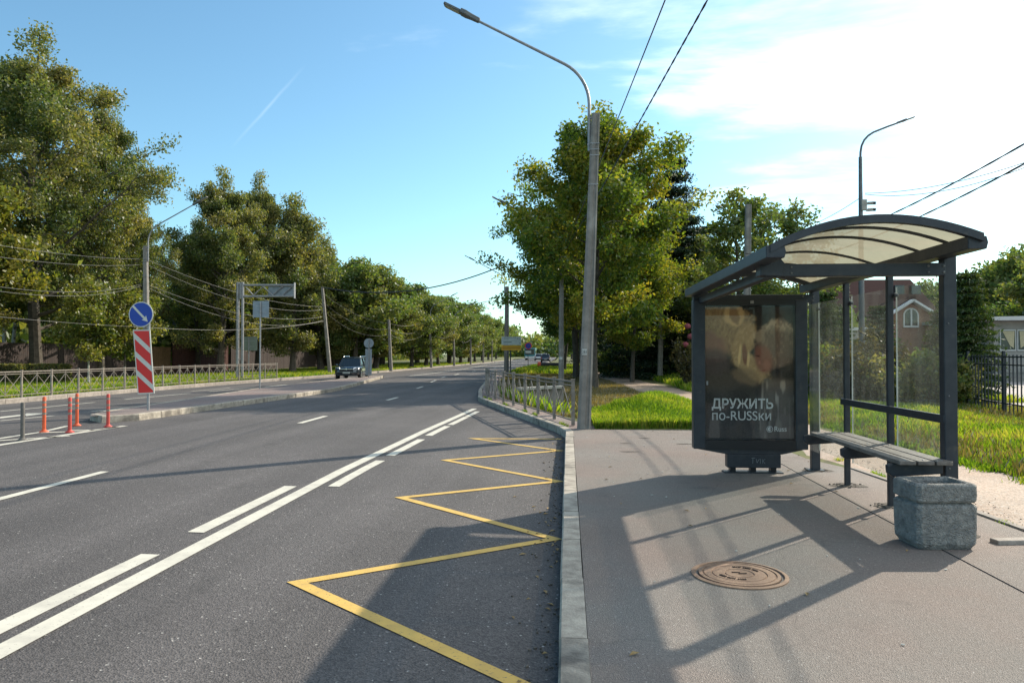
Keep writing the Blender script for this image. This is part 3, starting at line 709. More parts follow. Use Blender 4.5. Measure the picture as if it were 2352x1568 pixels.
# glass bays, held in front of the posts
for i in range(3):
    ya, yb = PY[i] - .07, PY[i + 1] + .07; zt = 2.30; zb = .42
    MB().box((PX + .035, (ya + yb) / 2, (zt + zb) / 2), (.010, ya - yb, zt - zb)).build('glass_pane', 'glass', sh, world=True)
    for y in (ya - .003, yb + .003): MB().box((PX + .035, y, (zt + zb) / 2), (.012, .005, zt - zb)).build('pane_edge_glint', 'signwhite', sh, world=True)  # white strips paint the bright glint along the upright glass edges
    for y in (ya + .015, yb - .015):
        for z in (.6, 2.22):
            MB().lathe([(.018, -.02), (.026, -.014), (.026, .014), (.018, .02)], (PX + .035, y, z), 10, ax='x').build('clamp', 'frame', sh, world=True)
mb = MB().beam((PX - .045, 8.74, 1.105), (PX - .045, 6.40, 1.105), .03, .07); mb.build('mid_rail', 'frame', sh, world=True, bevel=.004)
# end pane next to the display
MB().box((3.085, 9.55, 1.35), (.008, .36, 1.85)).build('glass_pane', 'glass', sh, world=True)

# bench fixed to the posts: its planks and arms are parts of the shelter's bench
bn = thing('bench', 'slatted wooden bench inside the bus shelter', 'bench', (2.9, 7.45, .15))
for (ya, yb) in ((8.52, 7.41), (7.39, 6.28)):
    for k in range(3):
        x = 2.77 + k * .145
        MB().box((x, (ya + yb) / 2, .757), (.13, ya - yb, .034)).build('plank', 'wood', bn, world=True, bevel=.006)
        for yy_ in (ya - .06, yb + .06):
            MB().lathe([(.010, 0), (.010, .004), (.004, .006)], (x, yy_, .774), 8).build('bolt', 'galv', bn, world=True)
for y in (8.60, 7.46, 6.44 - .02):
    mb = MB().prism([(2.66, .655), (2.70, .625), (3.10, .655), (3.10, .738), (2.70, .738), (2.655, .72)], lambda a, b, t: (a, t, b), y - .03, y + .03)
    mb.build('support_arm', 'frame', bn, world=True, bevel=.008)

# dirt pits round the post feet
random.seed(5)
def blob(name, c, r, material, label, ry=None, n=26, h=.01, parent=None):
    mb = MB(); ry = ry or r; ring = []; mb.v.append((c[0], c[1], c[2] + h))
    for k in range(n):
        a = 2 * PI * k / n; q = 1 + .14 * math.sin(3 * a + c[0]) + random.uniform(-.12, .12); mb.v.append((c[0] + r * q * math.cos(a), c[1] + ry * q * math.sin(a), c[2] + .002))
    for k in range(n): mb.f.append((0, 1 + k, 1 + (k + 1) % n))
    return mb.build(name, material, parent)
PVM = bpy.data.objects['pavement']; BPV = bpy.data.objects['back_pavement']
for i, y in enumerate(PY): blob('dirt_patch', (PX + .02, y, .153), .19, 'dirt', '', .15, parent=BPV)
blob('dirt_patch', (1.95, 12.5, .151), .16, 'dirt', '', .06, parent=PVM); blob('dirt_patch', (1.35, 13.3, .151), .10, 'dirt', '', .04, parent=PVM)
for i, (px, py, r) in enumerate(((1447, 1037, .16), (1437, 1018, .10))):
    p = gz(px, py, .15); blob('dirt_patch', (p.x, p.y, .151), r, 'dirt', '', r * .3, parent=PVM)
for y in PY:
    mb = MB()
    for k in range(26):
        a = random.uniform(0, 2 * PI); r = random.uniform(.07, .2); s = random.uniform(.006, .018); mb.box((PX + r * math.cos(a), y + r * .8 * math.sin(a), .158), (s, s * 1.4, s), a)
    tag(mb.build('rubble', 'dirt', BPV), kind='stuff')
# litter and pale worn spots on the pavement
mb = MB(); random.seed(77)
for k in range(46):
    x = random.uniform(.3, 3.6); y = random.uniform(2.8, 13.5); a = random.uniform(0, PI); s_ = random.uniform(.006, .012)
    mb.box((x, y, .156), (s_, s_ * random.choice((1, 2.5)), .005), a)
tag(mb.build('litter', 'signwhite'), 'cigarette ends and paper scraps scattered on the pavement', 'litter', kind='stuff')
mb = MB()
for k in range(260):
    y = random.uniform(2.6, 14.6); x = -.06 - abs(random.gauss(0, .12)); s_ = random.uniform(.005, .014); mb.box((x, y, H(x, y) + .004), (s_, s_ * 1.3, s_), random.uniform(0, 3))
for k in range(420):
    y = random.uniform(4.5, 15); x = 3.86 + abs(random.gauss(0, .22)); s_ = random.uniform(.004, .010); mb.box((x, y, .152), (s_, s_ * 1.3, s_ * .7), random.uniform(0, 3))
tag(mb.build('grit', 'dirt'), 'grit and small stones along the kerb and the pavement edge', 'grit', kind='stuff')
# raised slab edge by the right border
p = gz(2310, 1246, .15); MB().box((p.x + .1, p.y, .16), (.42, .10, .05), .15).build('broken_slab', 'kerb_dark', BPV, bevel=.008)

# ---- advertising display (citylight)
ax0, ax1, ayf = 1.585, 2.995, 9.50
ad = thing('advertising_display', 'dark framed poster display standing at the far end of the shelter', 'advertising display', ((ax0 + ax1) / 2, 9.6, .15))
MB().box((ax0 + .075, 9.58, 1.39), (.15, .16, 1.88)).build('side_frame', 'frame', ad, world=True, bevel=.012)
MB().box((ax1 - .075, 9.58, 1.39), (.15, .16, 1.88)).build('side_frame', 'frame', ad, world=True, bevel=.012)
MB().box(((ax0 + ax1) / 2, 9.58, 2.295), (ax1 - ax0 - .30, .155, .07)).build('top_frame', 'frame_in', ad, world=True)
MB().box(((ax0 + ax1) / 2, 9.58, .505), (ax1 - ax0 - .30, .155, .11)).build('bottom_frame', 'frame_in', ad, world=True)
MB().box(((ax0 + ax1) / 2, 9.625, 1.41), (ax1 - ax0 - .29, .05, 1.75)).build('backing', 'frame_in', ad, world=True)
MB().prism([(ax0 + .005, .455), (ax1 - .005, .455), (2.68, .385), (1.99, .385)], lambda a, b, t: (a, t, b), 9.53, 9.64).build('lower_skirt', 'frame', ad, world=True, bevel=.004)
MB().box((2.335, 9.60, .30), (.66, .15, .17)).build('pedestal', 'frame', ad, world=True, bevel=.008)
for x in (2.08, 2.33, 2.58): MB().box((x, 9.60, .187), (.07, .10, .055)).build('foot', 'frame_in', ad, world=True)
MB().box((2.33, 9.60, .156), (.72, .2, .014)).build('base_plate', 'frame', ad, world=True)
MB().box((2.31, 9.49, 2.297), (.04, .02, .035)).build('lock', 'galv', ad, world=True)
MB().box((1.755, 9.50, 1.28), (.02, .01, .05)).build('lock', 'galv', ad, world=True)
MB().box(((ax0 + ax1) / 2, 9.52, 1.41), (ax1 - ax0 - .28, .006, 1.745)).build('glass_pane', 'adglass', ad, world=True)
# printed poster, colours laid per vertex
pw, ph = 1.115, 1.665; px0, pz0 = 1.735, .58; NX, NZ = 170, 250
rng = np.random.default_rng(4)
def vn(u, v, fx, fy, seed):
    r = np.random.default_rng(seed).random((int(fy) + 3, int(fx) + 3)); x = u * fx; y = v * fy; i = np.clip(x.astype(int), 0, int(fx)); j = np.clip(y.astype(int), 0, int(fy)); fx_ = x - i; fy_ = y - j
    fx_ = fx_ * fx_ * (3 - 2 * fx_); fy_ = fy_ * fy_ * (3 - 2 * fy_)
    return (r[j, i] * (1 - fx_) + r[j, i + 1] * fx_) * (1 - fy_) + (r[j + 1, i] * (1 - fx_) + r[j + 1, i + 1] * fx_) * fy_
uu, vv = np.meshgrid(np.linspace(0, 1, NX + 1), np.linspace(0, 1, NZ + 1)); u, v = uu, vv
col = np.zeros(u.shape + (3,)); col[:] = (.034, .032, .034)
def lay(mask, c):
    global col
    mask = np.clip(mask, 0, 1)[..., None]; col = col * (1 - mask) + np.array(c) * mask
def sm(x, a, b): t = np.clip((x - a) / (b - a), 0, 1); return t * t * (3 - 2 * t)
fur1 = vn((u * .6 + v * .8) / 1.5, np.clip((v * .6 - u * .8 + .8) / 1.5, 0, 1), 8, 120, 1); fur2 = vn((u * .8 - v * .5 + .5) / 1.4, np.clip((v * .8 + u * .5) / 1.4, 0, 1), 110, 9, 2)
lay(sm(vn(u, v, 5, 7, 9), .4, .9) * .6, (.10, .085, .08))
fur1 = .22 * fur1 + .5 * vn(u, v, 50, 60, 31) + .28 * vn(u, v, 14, 18, 33); fur2 = .25 * fur2 + .75 * vn(u, v, 55, 40, 32)
# head of the furry animal coming in from the upper left
nz1 = vn(u, v, 6, 8, 21); nz2 = vn(u, v, 13, 17, 22)
def blobm(cx, cy, rx, ry, ang=0, soft=.25, rag=.18):
    c, s_ = math.cos(ang), math.sin(ang); a = ((u - cx) * c + (v - cy) * s_ * 1.5) / rx; b = (-(u - cx) * s_ + (v - cy) * c * 1.5) / ry
    return sm(1 - np.sqrt(a * a + b * b) + rag * (fur1 - .5) + rag * (nz2 - .5), 0, soft)
head = blobm(.16, .86, .50, .36, -.5, .3); lay(head * .95, (.34, .235, .135)); lay(head * sm(fur1, .4, .85) * .7, (.50, .36, .20)); lay(head * sm(fur2, .5, .9) * .5, (.15, .10, .07))
lay(blobm(.02, .70, .32, .22, -.2, .4) * .8, (.24, .12, .115)); lay(blobm(.10, .58, .26, .2, 0, .5) * .75, (.085, .065, .075))
ear = blobm(.335, .945, .135, .17, .2, .25); lay(ear, (.60, .44, .25)); lay(blobm(.34, .93, .075, .12, .2, .4, .5) * .8, (.25, .15, .09))
neck = blobm(.44, .73, .13, .34, -.35, .35); lay(neck * .9, (.40, .28, .155)); lay(neck * sm(fur1, .4, .8) * .5, (.60, .46, .28))
muz = blobm(.53, .545, .28, .14, -.72, .35); lay(muz * .95, (.40, .30, .18)); lay(muz * sm(fur1, .45, .85) * .7, (.50, .40, .25)); lay(blobm(.47, .47, .22, .12, -.4, .5) * .7, (.22, .17, .12))
lay(blobm(.715, .43, .065, .04, -.5, .3) * .9, (.12, .13, .125))
lay(blobm(.455, .645, .035, .16, .05, .4) * .9, (.20, .095, .075)); lay(blobm(.40, .64, .022, .15, -.1, .5) * .8, (.74, .58, .32)); lay(blobm(.495, .60, .02, .13, -.05, .5) * .7, (.72, .58, .34))
# child: hair and face on the right
hair = blobm(.83, .72, .27, .30, 0, .2, .1); lay(hair, (.19, .145, .125)); lay(hair * sm(fur2, .45, .85) * .5, (.33, .26, .21))
crown_ = hair * sm(v + .12 * np.abs(u - .78) ** 1, .80, .86) ; lay(crown_ * (.35 + .65 * sm(fur1, .3, .7)), (.50, .43, .35)); lay(blobm(.62, .775, .09, .10, .6, .6) * .6, (.44, .37, .29))
face = blobm(.665, .60, .125, .20, .15, .4, .06); lay(face * .95, (.27, .145, .115)); lay(blobm(.70, .555, .06, .08, 0, .7) * .7, (.38, .20, .165)); lay(blobm(.60, .66, .05, .10, 0, .6) * .5, (.22, .09, .08))
lay(blobm(.60, .625, .035, .012, -.2, .5, .02) * .8, (.07, .035, .03)); lay(blobm(.665, .515, .04, .012, .1, .6, .02) * .7, (.25, .07, .065)); lay(blobm(.62, .575, .02, .035, 0, .7, .02) * .6, (.46, .22, .18))
# coat, collar and lower blur
coat = sm(u - .62 + (.45 - v) * .3, 0, .12) * sm(.47 - v, 0, .05); lay(coat * .8, (.16, .14, .13)); lay(coat * sm(vn(u, v, 40, 10, 7), .6, .9) * .8, (.42, .38, .34))
lay(sm(.30 - v, 0, .1) * .55, (.10, .09, .09)); lay(sm(.2 - v, 0, .05) * sm(vn(u, v, 9, 3, 12), .45, .6) * .45, (.22, .19, .18))
col += (rng.random(col.shape[:2])[..., None] - .5) * .035; wt = sm(v, .30, .45)[..., None]; col = col * (1 - wt) + col * np.array([1.22, 1.0, .80]) * wt; col = np.clip(col, .01, .9)
me = bpy.data.meshes.new('poster'); P3 = np.stack([px0 + u * pw, np.full(u.shape, 9.595), pz0 + v * ph], -1).reshape(-1, 3)
inv = np.array(wmat_of(ad).inverted()); P3 = P3 @ inv[:3, :3].T + inv[:3, 3]
idx = np.arange((NX + 1) * (NZ + 1)).reshape(NZ + 1, NX + 1); fc = np.stack([idx[:-1, :-1], idx[:-1, 1:], idx[1:, 1:], idx[1:, :-1]], -1).reshape(-1, 4)
me.from_pydata(P3.tolist(), [], fc.tolist()); ca = me.color_attributes.new('paint', 'FLOAT_COLOR', 'POINT'); ca.data.foreach_set('color', np.concatenate([col, np.ones(col.shape[:2] + (1,))], -1).astype(np.float32).ravel())
me.materials.append(M['poster']); po = bpy.data.objects.new('poster', me); COL.objects.link(po); po.parent = ad
po['label'] = 'poster print of a furry animal nuzzling a child with white Russian lettering'
def ad_text(txt, V0, V1, ytop, ybot, bold):
    o = text_mesh(txt, 1, 'lettering', 'postertext', po, bold, .0006); bb = [v.co for v in o.data.vertices]
    w = max(c.x for c in bb) - min(c.x for c in bb); h = max(c.y for c in bb) - min(c.y for c in bb); mnx = min(c.x for c in bb); mny = min(c.y for c in bb)
    a = gy(V0, ybot, 9.585); b = gy(V1, ytop, 9.585); sx, sz = (b.x - a.x) / w, (b.z - a.z) / h
    for v_ in o.data.vertices:
        x, y_, z_ = v_.co; v_.co = (a.x + (x - mnx) * sx - ad.location.x, 9.588 - ad.location.y - z_, a.z + (y_ - mny) * sz - ad.location.z)
ad_text('ДРУЖИТЬ', 1635, 1776, 915, 942.5, .022); ad_text('по-RUSSки', 1636, 1771, 944, 964.5, .004); ad_text('Russ', 1779, 1807, 979, 990.5, .01)
c0 = gy(1768, 985, 9.587); mb = MB(); n = 28
for k in range(n):
    a = 2 * PI * k / n
    for r in (.034, .040): mb.v.append((c0.x + r * math.cos(a), 9.587, c0.z + r * math.sin(a)))
mb.f = [(2 * k, 2 * k + 1, (2 * k + 3) % (2 * n), (2 * k + 2) % (2 * n)) for k in range(n)]
mb.add([(c0.x + .026 * math.cos(t), 9.587, c0.z + .026 * math.sin(t)) for t in np.linspace(1.0, 5.3, 14)] + [(c0.x + .004, 9.587, c0.z - .006), (c0.x - .008, 9.587, c0.z), (c0.x + .004, 9.587, c0.z + .006)], [tuple(range(17))])
mb.add([(c0.x + .008, 9.587, c0.z - .014), (c0.x + .022, 9.587, c0.z), (c0.x + .008, 9.587, c0.z + .014), (c0.x + .013, 9.587, c0.z)], [(0, 1, 2, 3)])
mb.build('emblem', 'postertext', po, world=False)
em = bpy.data.objects['emblem']; em.data.transform(Matrix.Translation(-ad.location))
# scratched tag on the pedestal
mb = MB()
for a, b, c, d in ((2.30, .34, 2.345, .34), (2.32, .34, 2.318, .27), (2.36, .33, 2.37, .28), (2.37, .28, 2.40, .33), (2.41, .27, 2.415, .33), (2.44, .33, 2.44, .27), (2.44, .30, 2.47, .33), (2.445, .30, 2.47, .27)):
    mb.beam((a, 9.523, b), (c, 9.523, d), .004, .003, up=(0, 1, 0))
mb.build('scratched_graffiti', 'signback', bpy.data.objects['pedestal'], world=True)

# ---- concrete planter used as litter bin
pl = thing('concrete_bin', 'square rough concrete litter bin with hollow top at the shelter corner', 'litter bin', (2.88, 6.09, .15), math.radians(4), sc=(1, 1, .95))
def ringloft(secs, ch=.03):
    mb = MB(); k = 8
    for (hx, hy, z) in secs:
        c = ch
        for x, y in ((-hx + c, -hy), (hx - c, -hy), (hx, -hy + c), (hx, hy - c), (hx - c, hy), (-hx + c, hy), (-hx, hy - c), (-hx, -hy + c)): mb.v.append((x, y, z))
    for i in range(len(secs) - 1):
        for j in range(k): mb.f.append((i * k + j, i * k + (j + 1) % k, (i + 1) * k + (j + 1) % k, (i + 1) * k + j))
    mb.f.append(tuple(reversed(range(k)))); mb.f.append(tuple((len(secs) - 1) * k + j for j in range(k))); return mb
hw = .235; hd = .20
o = ringloft([(hw - .035, hd - .03, 0), (hw - .006, hd - .006, .05), (hw - .002, hd - .002, .20), (hw, hd, .345), (hw - .012, hd - .012, .362), (hw - .028, hd - .028, .368), (hw - .028, hd - .028, .378), (hw - .006, hd - .006, .385), (hw, hd, .40), (hw, hd, .515), (hw - .02, hd - .02, .532), (hw - .05, hd - .05, .530), (hw - .065, hd - .065, .50), (hw - .07, hd - .07, .25)]).build('body', 'planter', pl, bevel=.01)
sb = o.modifiers.new('sub', 'SUBSURF'); sb.subdivision_type = 'SIMPLE'; sb.levels = 3; sb.render_levels = 3
tx = bpy.data.textures.new('rough', 'CLOUDS'); tx.noise_scale = .022; dm = o.modifiers.new('disp', 'DISPLACE'); dm.texture = tx; dm.strength = .007; dm.mid_level = .5
MB().box((0, 0, .262), (.30, .24, .02)).build('rubbish', 'soil', pl)

# ---- manhole cover
mc = gz(1698, 1320, .15)
mh = thing('manhole_cover', 'rusty round cast iron manhole cover in the pavement', 'manhole cover', (mc.x, mc.y, .15))
MB().lathe([(.318, -.02), (.318, .008), (.300, .012), (.292, .012), (.288, .004), (.288, -.02)], n=56, closed=False).build('frame_ring', 'rust', mh, smooth=True)
MB().lathe([(.288, -.01), (.276, -.006), (.272, .003), (.27, .0035)], n=56, closed=False).build('gap', 'rust_d', mh)
MB().lathe([(.27, -.02), (.268, .011), (.250, .013), (.245, .013), (.243, .006), (.235, .006), (.233, .012), (.20, .013), (.185, .013), (.182, .007), (.176, .007), (.174, .012), (.10, .013), (.096, .007), (.090, .007), (.088, .012), (.0, .013)], n=56, closed=False).build('lid', 'rust', mh, smooth=True)
mb = MB(); random.seed(9)
for k in range(34):
    a = (200 + k * 4.6) if k < 17 else (20 + (k - 17) * 4.6); a = math.radians(a)
    if k % 17 in (5, 11): continue
    c = (.14 * math.cos(a), .14 * math.sin(a), .0155); mb.box(c, (.006, random.uniform(.012, .024), .005), a + random.uniform(-.3, .3) + PI / 2)
    if random.random() < .6: mb.box((.146 * math.cos(a), .146 * math.sin(a), .0157), (.010, .006, .005), a)
for s_ in (-1, 1): mb.box((s_ * .02, -.012 * s_, .0155), (.055, .008, .005), .15 if s_ > 0 else -.1)
tag(mb.build('raised_letters', 'rust_d', mh), kind='stuff')

# ================================================================== POLES AND LAMPS
CN = 0
def lamp_head(parent, p, d, s=1.0, material='galv_d'):
    """p: end of the arm, d: unit direction of the arm"""
    d = Vector(d).normalized(); r = Vector((0, 0, 1)).cross(d).normalized(); up = d.cross(r).normalized()
    fn = lambda a, b, t: tuple(Vector(p) + d * a * s + r * b * s + up * t * s)
    mb = MB().prism([(-.08, -.05), (.10, -.07), (.24, -.115), (.36, -.10), (.36, .10), (.24, .115), (.10, .07), (-.08, .05)], fn, -.035, .06)
    hd_ = mb.build('lamp_head', material, parent, world=True, bevel=.02)
    MB().prism([(.36, -.10), (.72, -.095), (.74, -.07), (.74, .07), (.72, .095), (.36, .10)], fn, -.02, .022).build('lamp_plate', material, hd_, world=True, bevel=.006)
    MB().prism([(.38, -.08), (.70, -.08), (.70, .08), (.38, .08)], fn, -.028, -.0205).build('lens', 'lampglass', hd_, world=True)
def concrete_pole(base, top, label, arm=None, w0=.26, w1=.17, number=None, cat='lamp post', name='street_lamp', group=None, side=-1):
    base = Vector(base); top = Vector(top)
    t = thing(name, label, cat, base, group=group)
    mb = MB(); secs = 10
    for i in range(secs + 1):
        f = i / secs; c = base.lerp(top, f) - base; w = w0 + (w1 - w0) * f; a = w / 2; g_ = w * .10
        for x, y in ((-a, -a * .75), (-a * .55, -a), (a * .1, -a), (a * .2, -a + g_), (a * .55, -a + g_), (a * .7, -a), (a, -a * .7), (a, a), (-a, a)): mb.v.append((c.x + x, c.y + y, c.z))
    k = 9
    for i in range(secs):
        for j in range(k): mb.f.append((i * k + j, i * k + (j + 1) % k, (i + 1) * k + (j + 1) % k, (i + 1) * k + j))
    mb.f.append(tuple(range(k))); mb.f.append(tuple(secs * k + j for j in range(k)))
    mb.build('shaft', 'conc', t)
    if arm:
        tl = top - base; ax = tl.x + side * (w1 / 2 + .05)
        H0 = tl.z
        pts = [Vector((ax, tl.y, H0 - .75)), Vector((ax, tl.y, H0 - .2)), Vector((ax, tl.y, H0 + .15))]
        for q in np.linspace(0, 1, 9):
            a = q * math.radians(62); R_c = .95 * arm
            pts.append(Vector((ax + side * R_c * (1 - math.cos(a)), tl.y, H0 + .2 + R_c * math.sin(a))))
        e = pts[-1]; dr = (pts[-1] - pts[-2]).normalized(); dr = Vector((side * math.sin(math.radians(62)), 0, math.cos(math.radians(62)))); pts.append(e + dr * 2.05 * arm)
        am = MB().tube(pts, [.034] * 3 + [.032] * 9 + [.026], 8).build('arm', 'galv', t, smooth=True)
        lamp_head(t, base + pts[-1], dr, 1.0)
        for z in (H0 - .08, H0 - .62): MB().box((tl.x + side * (w1 / 2 + .02), tl.y, z), (.14, .06, .035)).build('clamp_bracket', 'galv', t)
        for z in (H0 - .62, H0 - .74, H0 - .86, H0 - 1.45):
            f = z / H0; c = tl * f; w = (w0 + (w1 - w0) * f) + .012
            MB().box((c.x, c.y, z), (w, w, .018)).build('steel_band', 'galv', t)
    return t
b0 = gz(1341, 985, .14); tp = gy(1368.5, 262, b0.y + .05)
main = concrete_pole(b0, tp, 'tall concrete lamp post with number 281 at the end of the railing', arm=1.0, w0=.27, w1=.165)
# number plate 281
pp = b0.lerp(tp, (.150 + 1.26 - b0.z) / (tp.z - b0.z)); pc = gy(1342.5, 808, b0.y - .125)
npl = MB().box((pc.x, pc.y, pc.z), (.105, .006, .12)).build('number_plate', 'plate', main, world=True)
o = text_mesh('281', .10, 'lettering', 'ink', npl, .001, .001); 
for v_ in o.data.vertices: x, y_, z_ = v_.co; v_.co = (pc.x - .05 + x * .72 - main.location.x, pc.y - .0045 - z_ - main.location.y, pc.z - .035 + y_ - main.location.z)
o.scale = (1, 1, 1)
b1 = gz(1289, 890, .14); t1 = Vector((b1.x + .02, b1.y, 6.35))
l2 = concrete_pole(b1, t1, 'second concrete lamp post, standing behind the railing in front of the dark trunks', arm=1.0, w0=.25, w1=.17)
MB().box((b1.x - .01, b1.y - .13, 1.45), (.14, .01, .11)).build('number_plate', 'plate', l2, world=True)
b2 = gz(1163, 859, .14); t2 = Vector((b2.x + .05, b2.y, 6.6))
l3 = concrete_pole(b2, t2, 'dark lamp post behind the direction board on the right kerb', arm=1.0, w0=.34, w1=.28)
# poles on the left
lp = [((338, 882), 565, 334, .0, 'lamp'), ((758, 857), 659, 740, 0, 'pole'), ((898, 852), 734, 893, 0, 'pole'), ((990.5, 844), 722, 986, 0, 'lamp'), ((1043, 840), 735, 1041, 0, 'lamp'), ((1081, 836.5), 756, 1081, 0, 'pole'), ((1110, 833), 767, 1110, 0, 'pole'), ((1130, 830.5), 779, 1130, 0, 'pole')]
left_poles = []
labs = ['concrete lamp post behind the blue arrow sign with arm over the road', 'leaning grey pole just right of the overhead gantry', 'wooden pole behind the back of the round sign and hazard panel', 'far left lamp post, fourth pole counting from the big tree', 'far left lamp post with a thin arm, beyond the fourth pole', 'thin far pole between dark trees left of the sky gap', 'seventh pole along the left verge, close to the distance', 'last and smallest pole of the left row']
for i, ((bx, by), ty, tx_, _, k) in enumerate(lp):
    b = gz(bx, by, .14)
    if i == 0: b = Vector((gz(338, 882, .14).x, 0, .14)); b = gy(337, 880, 34.5); b.z = .14
    tt = gy(tx_, ty, b.y)
    c = concrete_pole(b, tt, labs[i], arm=1.0 if k == 'lamp' else None, w0=.26, w1=.18, cat='lamp post' if k == 'lamp' else 'utility pole', name='street_lamp' if k == 'lamp' else 'utility_pole', group='poles along the left verge', side=1)
    left_poles.append((b, tt))
# right background poles
b5 = Vector((5.9, 24.6, .14)); t5 = gy(1719, 470, 24.6); concrete_pole(Vector((gy(1713, 900, 24.6).x, 24.6, .14)), t5, 'bare concrete pole rising behind the shelter roof', w0=.24, w1=.17, cat='utility pole', name='utility_pole')
b6 = gy(1516, 850, 43); b6.z = .4; t6 = gy(1521, 560, 43); concrete_pole(b6, t6, 'pale pole against the dark conifers beside the path', w0=.28, w1=.2, cat='utility pole', name='utility_pole')
# metal lamp post with cameras
yl = 29.5; pb = gy(1972, 900, yl); pt = gy(1976, 361, yl)
ml = thing('street_lamp', 'slim blue grey metal lamp post with two small cameras behind the shelter', 'lamp post', (pt.x, yl, .14))
MB().tube([(pt.x, yl, .14), (pt.x, yl, 4.5), (pt.x, yl, pt.z)], [.12, .10, .065], 12).build('shaft', 'galv_d', ml, world=True, smooth=True)
e0 = gy(1977, 365, yl); pa_ = [gy(x, y, yl) for x, y in ((1976, 372), (1976.5, 350), (1979, 335), (1985, 322), (1994, 312), (2006, 304), (2040, 290.5), (2064, 282))]
MB().tube([tuple(p) for p in pa_], [.045, .045, .042, .04, .04, .038, .036, .034], 8).build('arm', 'galv_d', ml, world=True, smooth=True)
lamp_head(ml, pa_[-1], (pa_[-1] - pa_[-2]), .85)
cb = thing('camera_unit', 'pair of white surveillance cameras fixed to the slim metal lamp post', 'camera', gy(1984, 470, yl - .12))
MB().box(tuple(gy(1984, 471, yl - .1)), (.2, .16, .42)).build('housing', 'conc_light', cb, world=True, bevel=.02)
for py in (467, 482):
    p = gy(1994, py, yl - .15); MB().tube([tuple(p - Vector((.08, 0, .04))), tuple(p), tuple(p + Vector((.17, -.05, .0)))], [.02, .06, .06], 8).build('camera_body', 'conc_light', cb, world=True)
    MB().tube([tuple(p + Vector((.17, -.05, 0))), tuple(p + Vector((.26, -.08, -.01)))], [.062, .055], 8).build('lens', 'blackplast', cb, world=True)

# ================================================================== RAILINGS
def railing(name, label, pts, zf, h=.9, group=None, w=.045, start_cap=True):
    root = thing(name, label, 'railing', (pts[0][0], pts[0][1], zf(*pts[0])), group=group)
    for i, p in enumerate(pts):
        z = zf(*p); o = MB().box((p[0], p[1], z + h / 2 + .01), (w * 1.25, w * 1.25, h + .02)).build('post', 'rail', root, world=True)
        MB().box((p[0], p[1], z + h + .028), (w * 1.6, w * 1.6, .018)).build('post_cap', 'rail', o, world=True)
    for a, b in zip(pts, pts[1:]):
        za, zb = zf(*a), zf(*b); A_ = Vector((a[0], a[1], za)); B_ = Vector((b[0], b[1], zb)); d = (B_ - A_).normalized() * w * .62; A_ = A_ + d; B_ = B_ - d; up = Vector((0, 0, 1))
        Mx = A_.lerp(B_, .5)
        for hh, s in ((h - .02, .038), (h - .10, .022), (.10, .028)): MB().beam(A_ + up * hh, B_ + up * hh, s, s).build('rail', 'rail', root, world=True)
        MB().beam(Mx + up * .115, Mx + up * (h - .02), .016, .016).build('upright', 'rail', root, world=True)
        for P_ in (A_, B_):
            MB().beam(P_ + up * .13, Mx + up * (h - .13), .016, .016).build('cross_bar', 'rail', root, world=True)
            MB().beam(P_ + up * (h - .13), Mx + up * .13, .014, .018).build('cross_bar', 'rail', root, world=True)
    return root
lf = [(-18.95 + .0 * k, 22.9 + k * 1.5) for k in range(16)]
railing('railing', 'long beige railing with crossed bars along the far left kerb', [(x + (0 if y < 38 else (y - 38) * .09), y) for x, y in lf], lambda x, y: .13, h=.92)
rf = [(.11, 15.62), (-.31, 17.07), (-.74, 18.5), (-1.15, 19.95), (-1.57, 21.4), (-1.98, 22.82), (-2.38, 24.25), (-2.76, 25.7), (-3.0, 27.4), (-3.2, 29.0)]
railing('railing', 'short grey railing with crossed bars slanting beside the bus bay', rf, lambda x, y: .15 + H(KRf(y), y), h=.93, w=.06)

# ================================================================== SIGNS
def disc(c, r, y0, y1, n=40): return MB().lathe([(r, y0), (r, y1)], c, n, ax='y')
sp = at(338, 942, .143)
ys_ = sp.y
sg = thing('road_sign', 'blue round keep right sign with white arrow above the striped panel', 'road sign', tuple(sp))
MB().tube([(sp.x, ys_ + .045, sp.z), (sp.x, ys_ + .045, gy(324, 700, ys_).z)], .032, 12).build('post', 'galv', sg, world=True, smooth=True)
c = gy(324, 722, ys_); R0 = (gy(352, 722, ys_).x - c.x)
o = disc((c.x + .0, ys_, c.z), R0, -.006, .004).build('rim', 'signwhite', sg, world=True)
o2 = disc((c.x, ys_, c.z), R0 * .93, -.010, -.0062).build('blue_face', 'blue', sg, world=True)
ar = MB(); dx, dz_ = .70, -.71
def arf(a, b, t): return (c.x + (a * dx - b * dz_) * R0, ys_ + t, c.z + (a * dz_ + b * dx) * R0)
ar.prism([(-.92, -.085), (.42, -.085), (.36, -.25), (.82, 0), (.36, .25), (.42, .085), (-.92, .085)], arf, -.0135, -.0105); ar.build('arrow', 'signwhite', sg, world=True)
hp = thing('hazard_panel', 'tall red and white diagonally striped panel below the blue arrow sign', 'road sign', (sp.x, ys_, gy(335, 905, ys_).z))
q = [gy(306, 757, ys_), gy(345, 757, ys_ + .0), gy(355, 903, ys_), gy(317, 905, ys_)]
q = [Vector((p.x, ys_ - .012, p.z)) for p in q]
def bil(s, t): return (q[0].lerp(q[1], s)).lerp(q[3].lerp(q[2], s), t)
def slab(pts_st, y0, y1, name, material):
    mb = MB(); n = len(pts_st); P_ = [bil(s, t) for s, t in pts_st]
    mb.add([(p.x, p.y + y0, p.z) for p in P_] + [(p.x, p.y + y1, p.z) for p in P_], [tuple(range(n)), tuple(reversed(range(n, 2 * n)))] + [(i, (i + 1) % n, n + (i + 1) % n, n + i) for i in range(n)])
    return mb.build(name, material, hp, world=True)
slab([(0, 0), (1, 0), (1, 1), (0, 1)], 0, .02, 'board', 'signwhite')
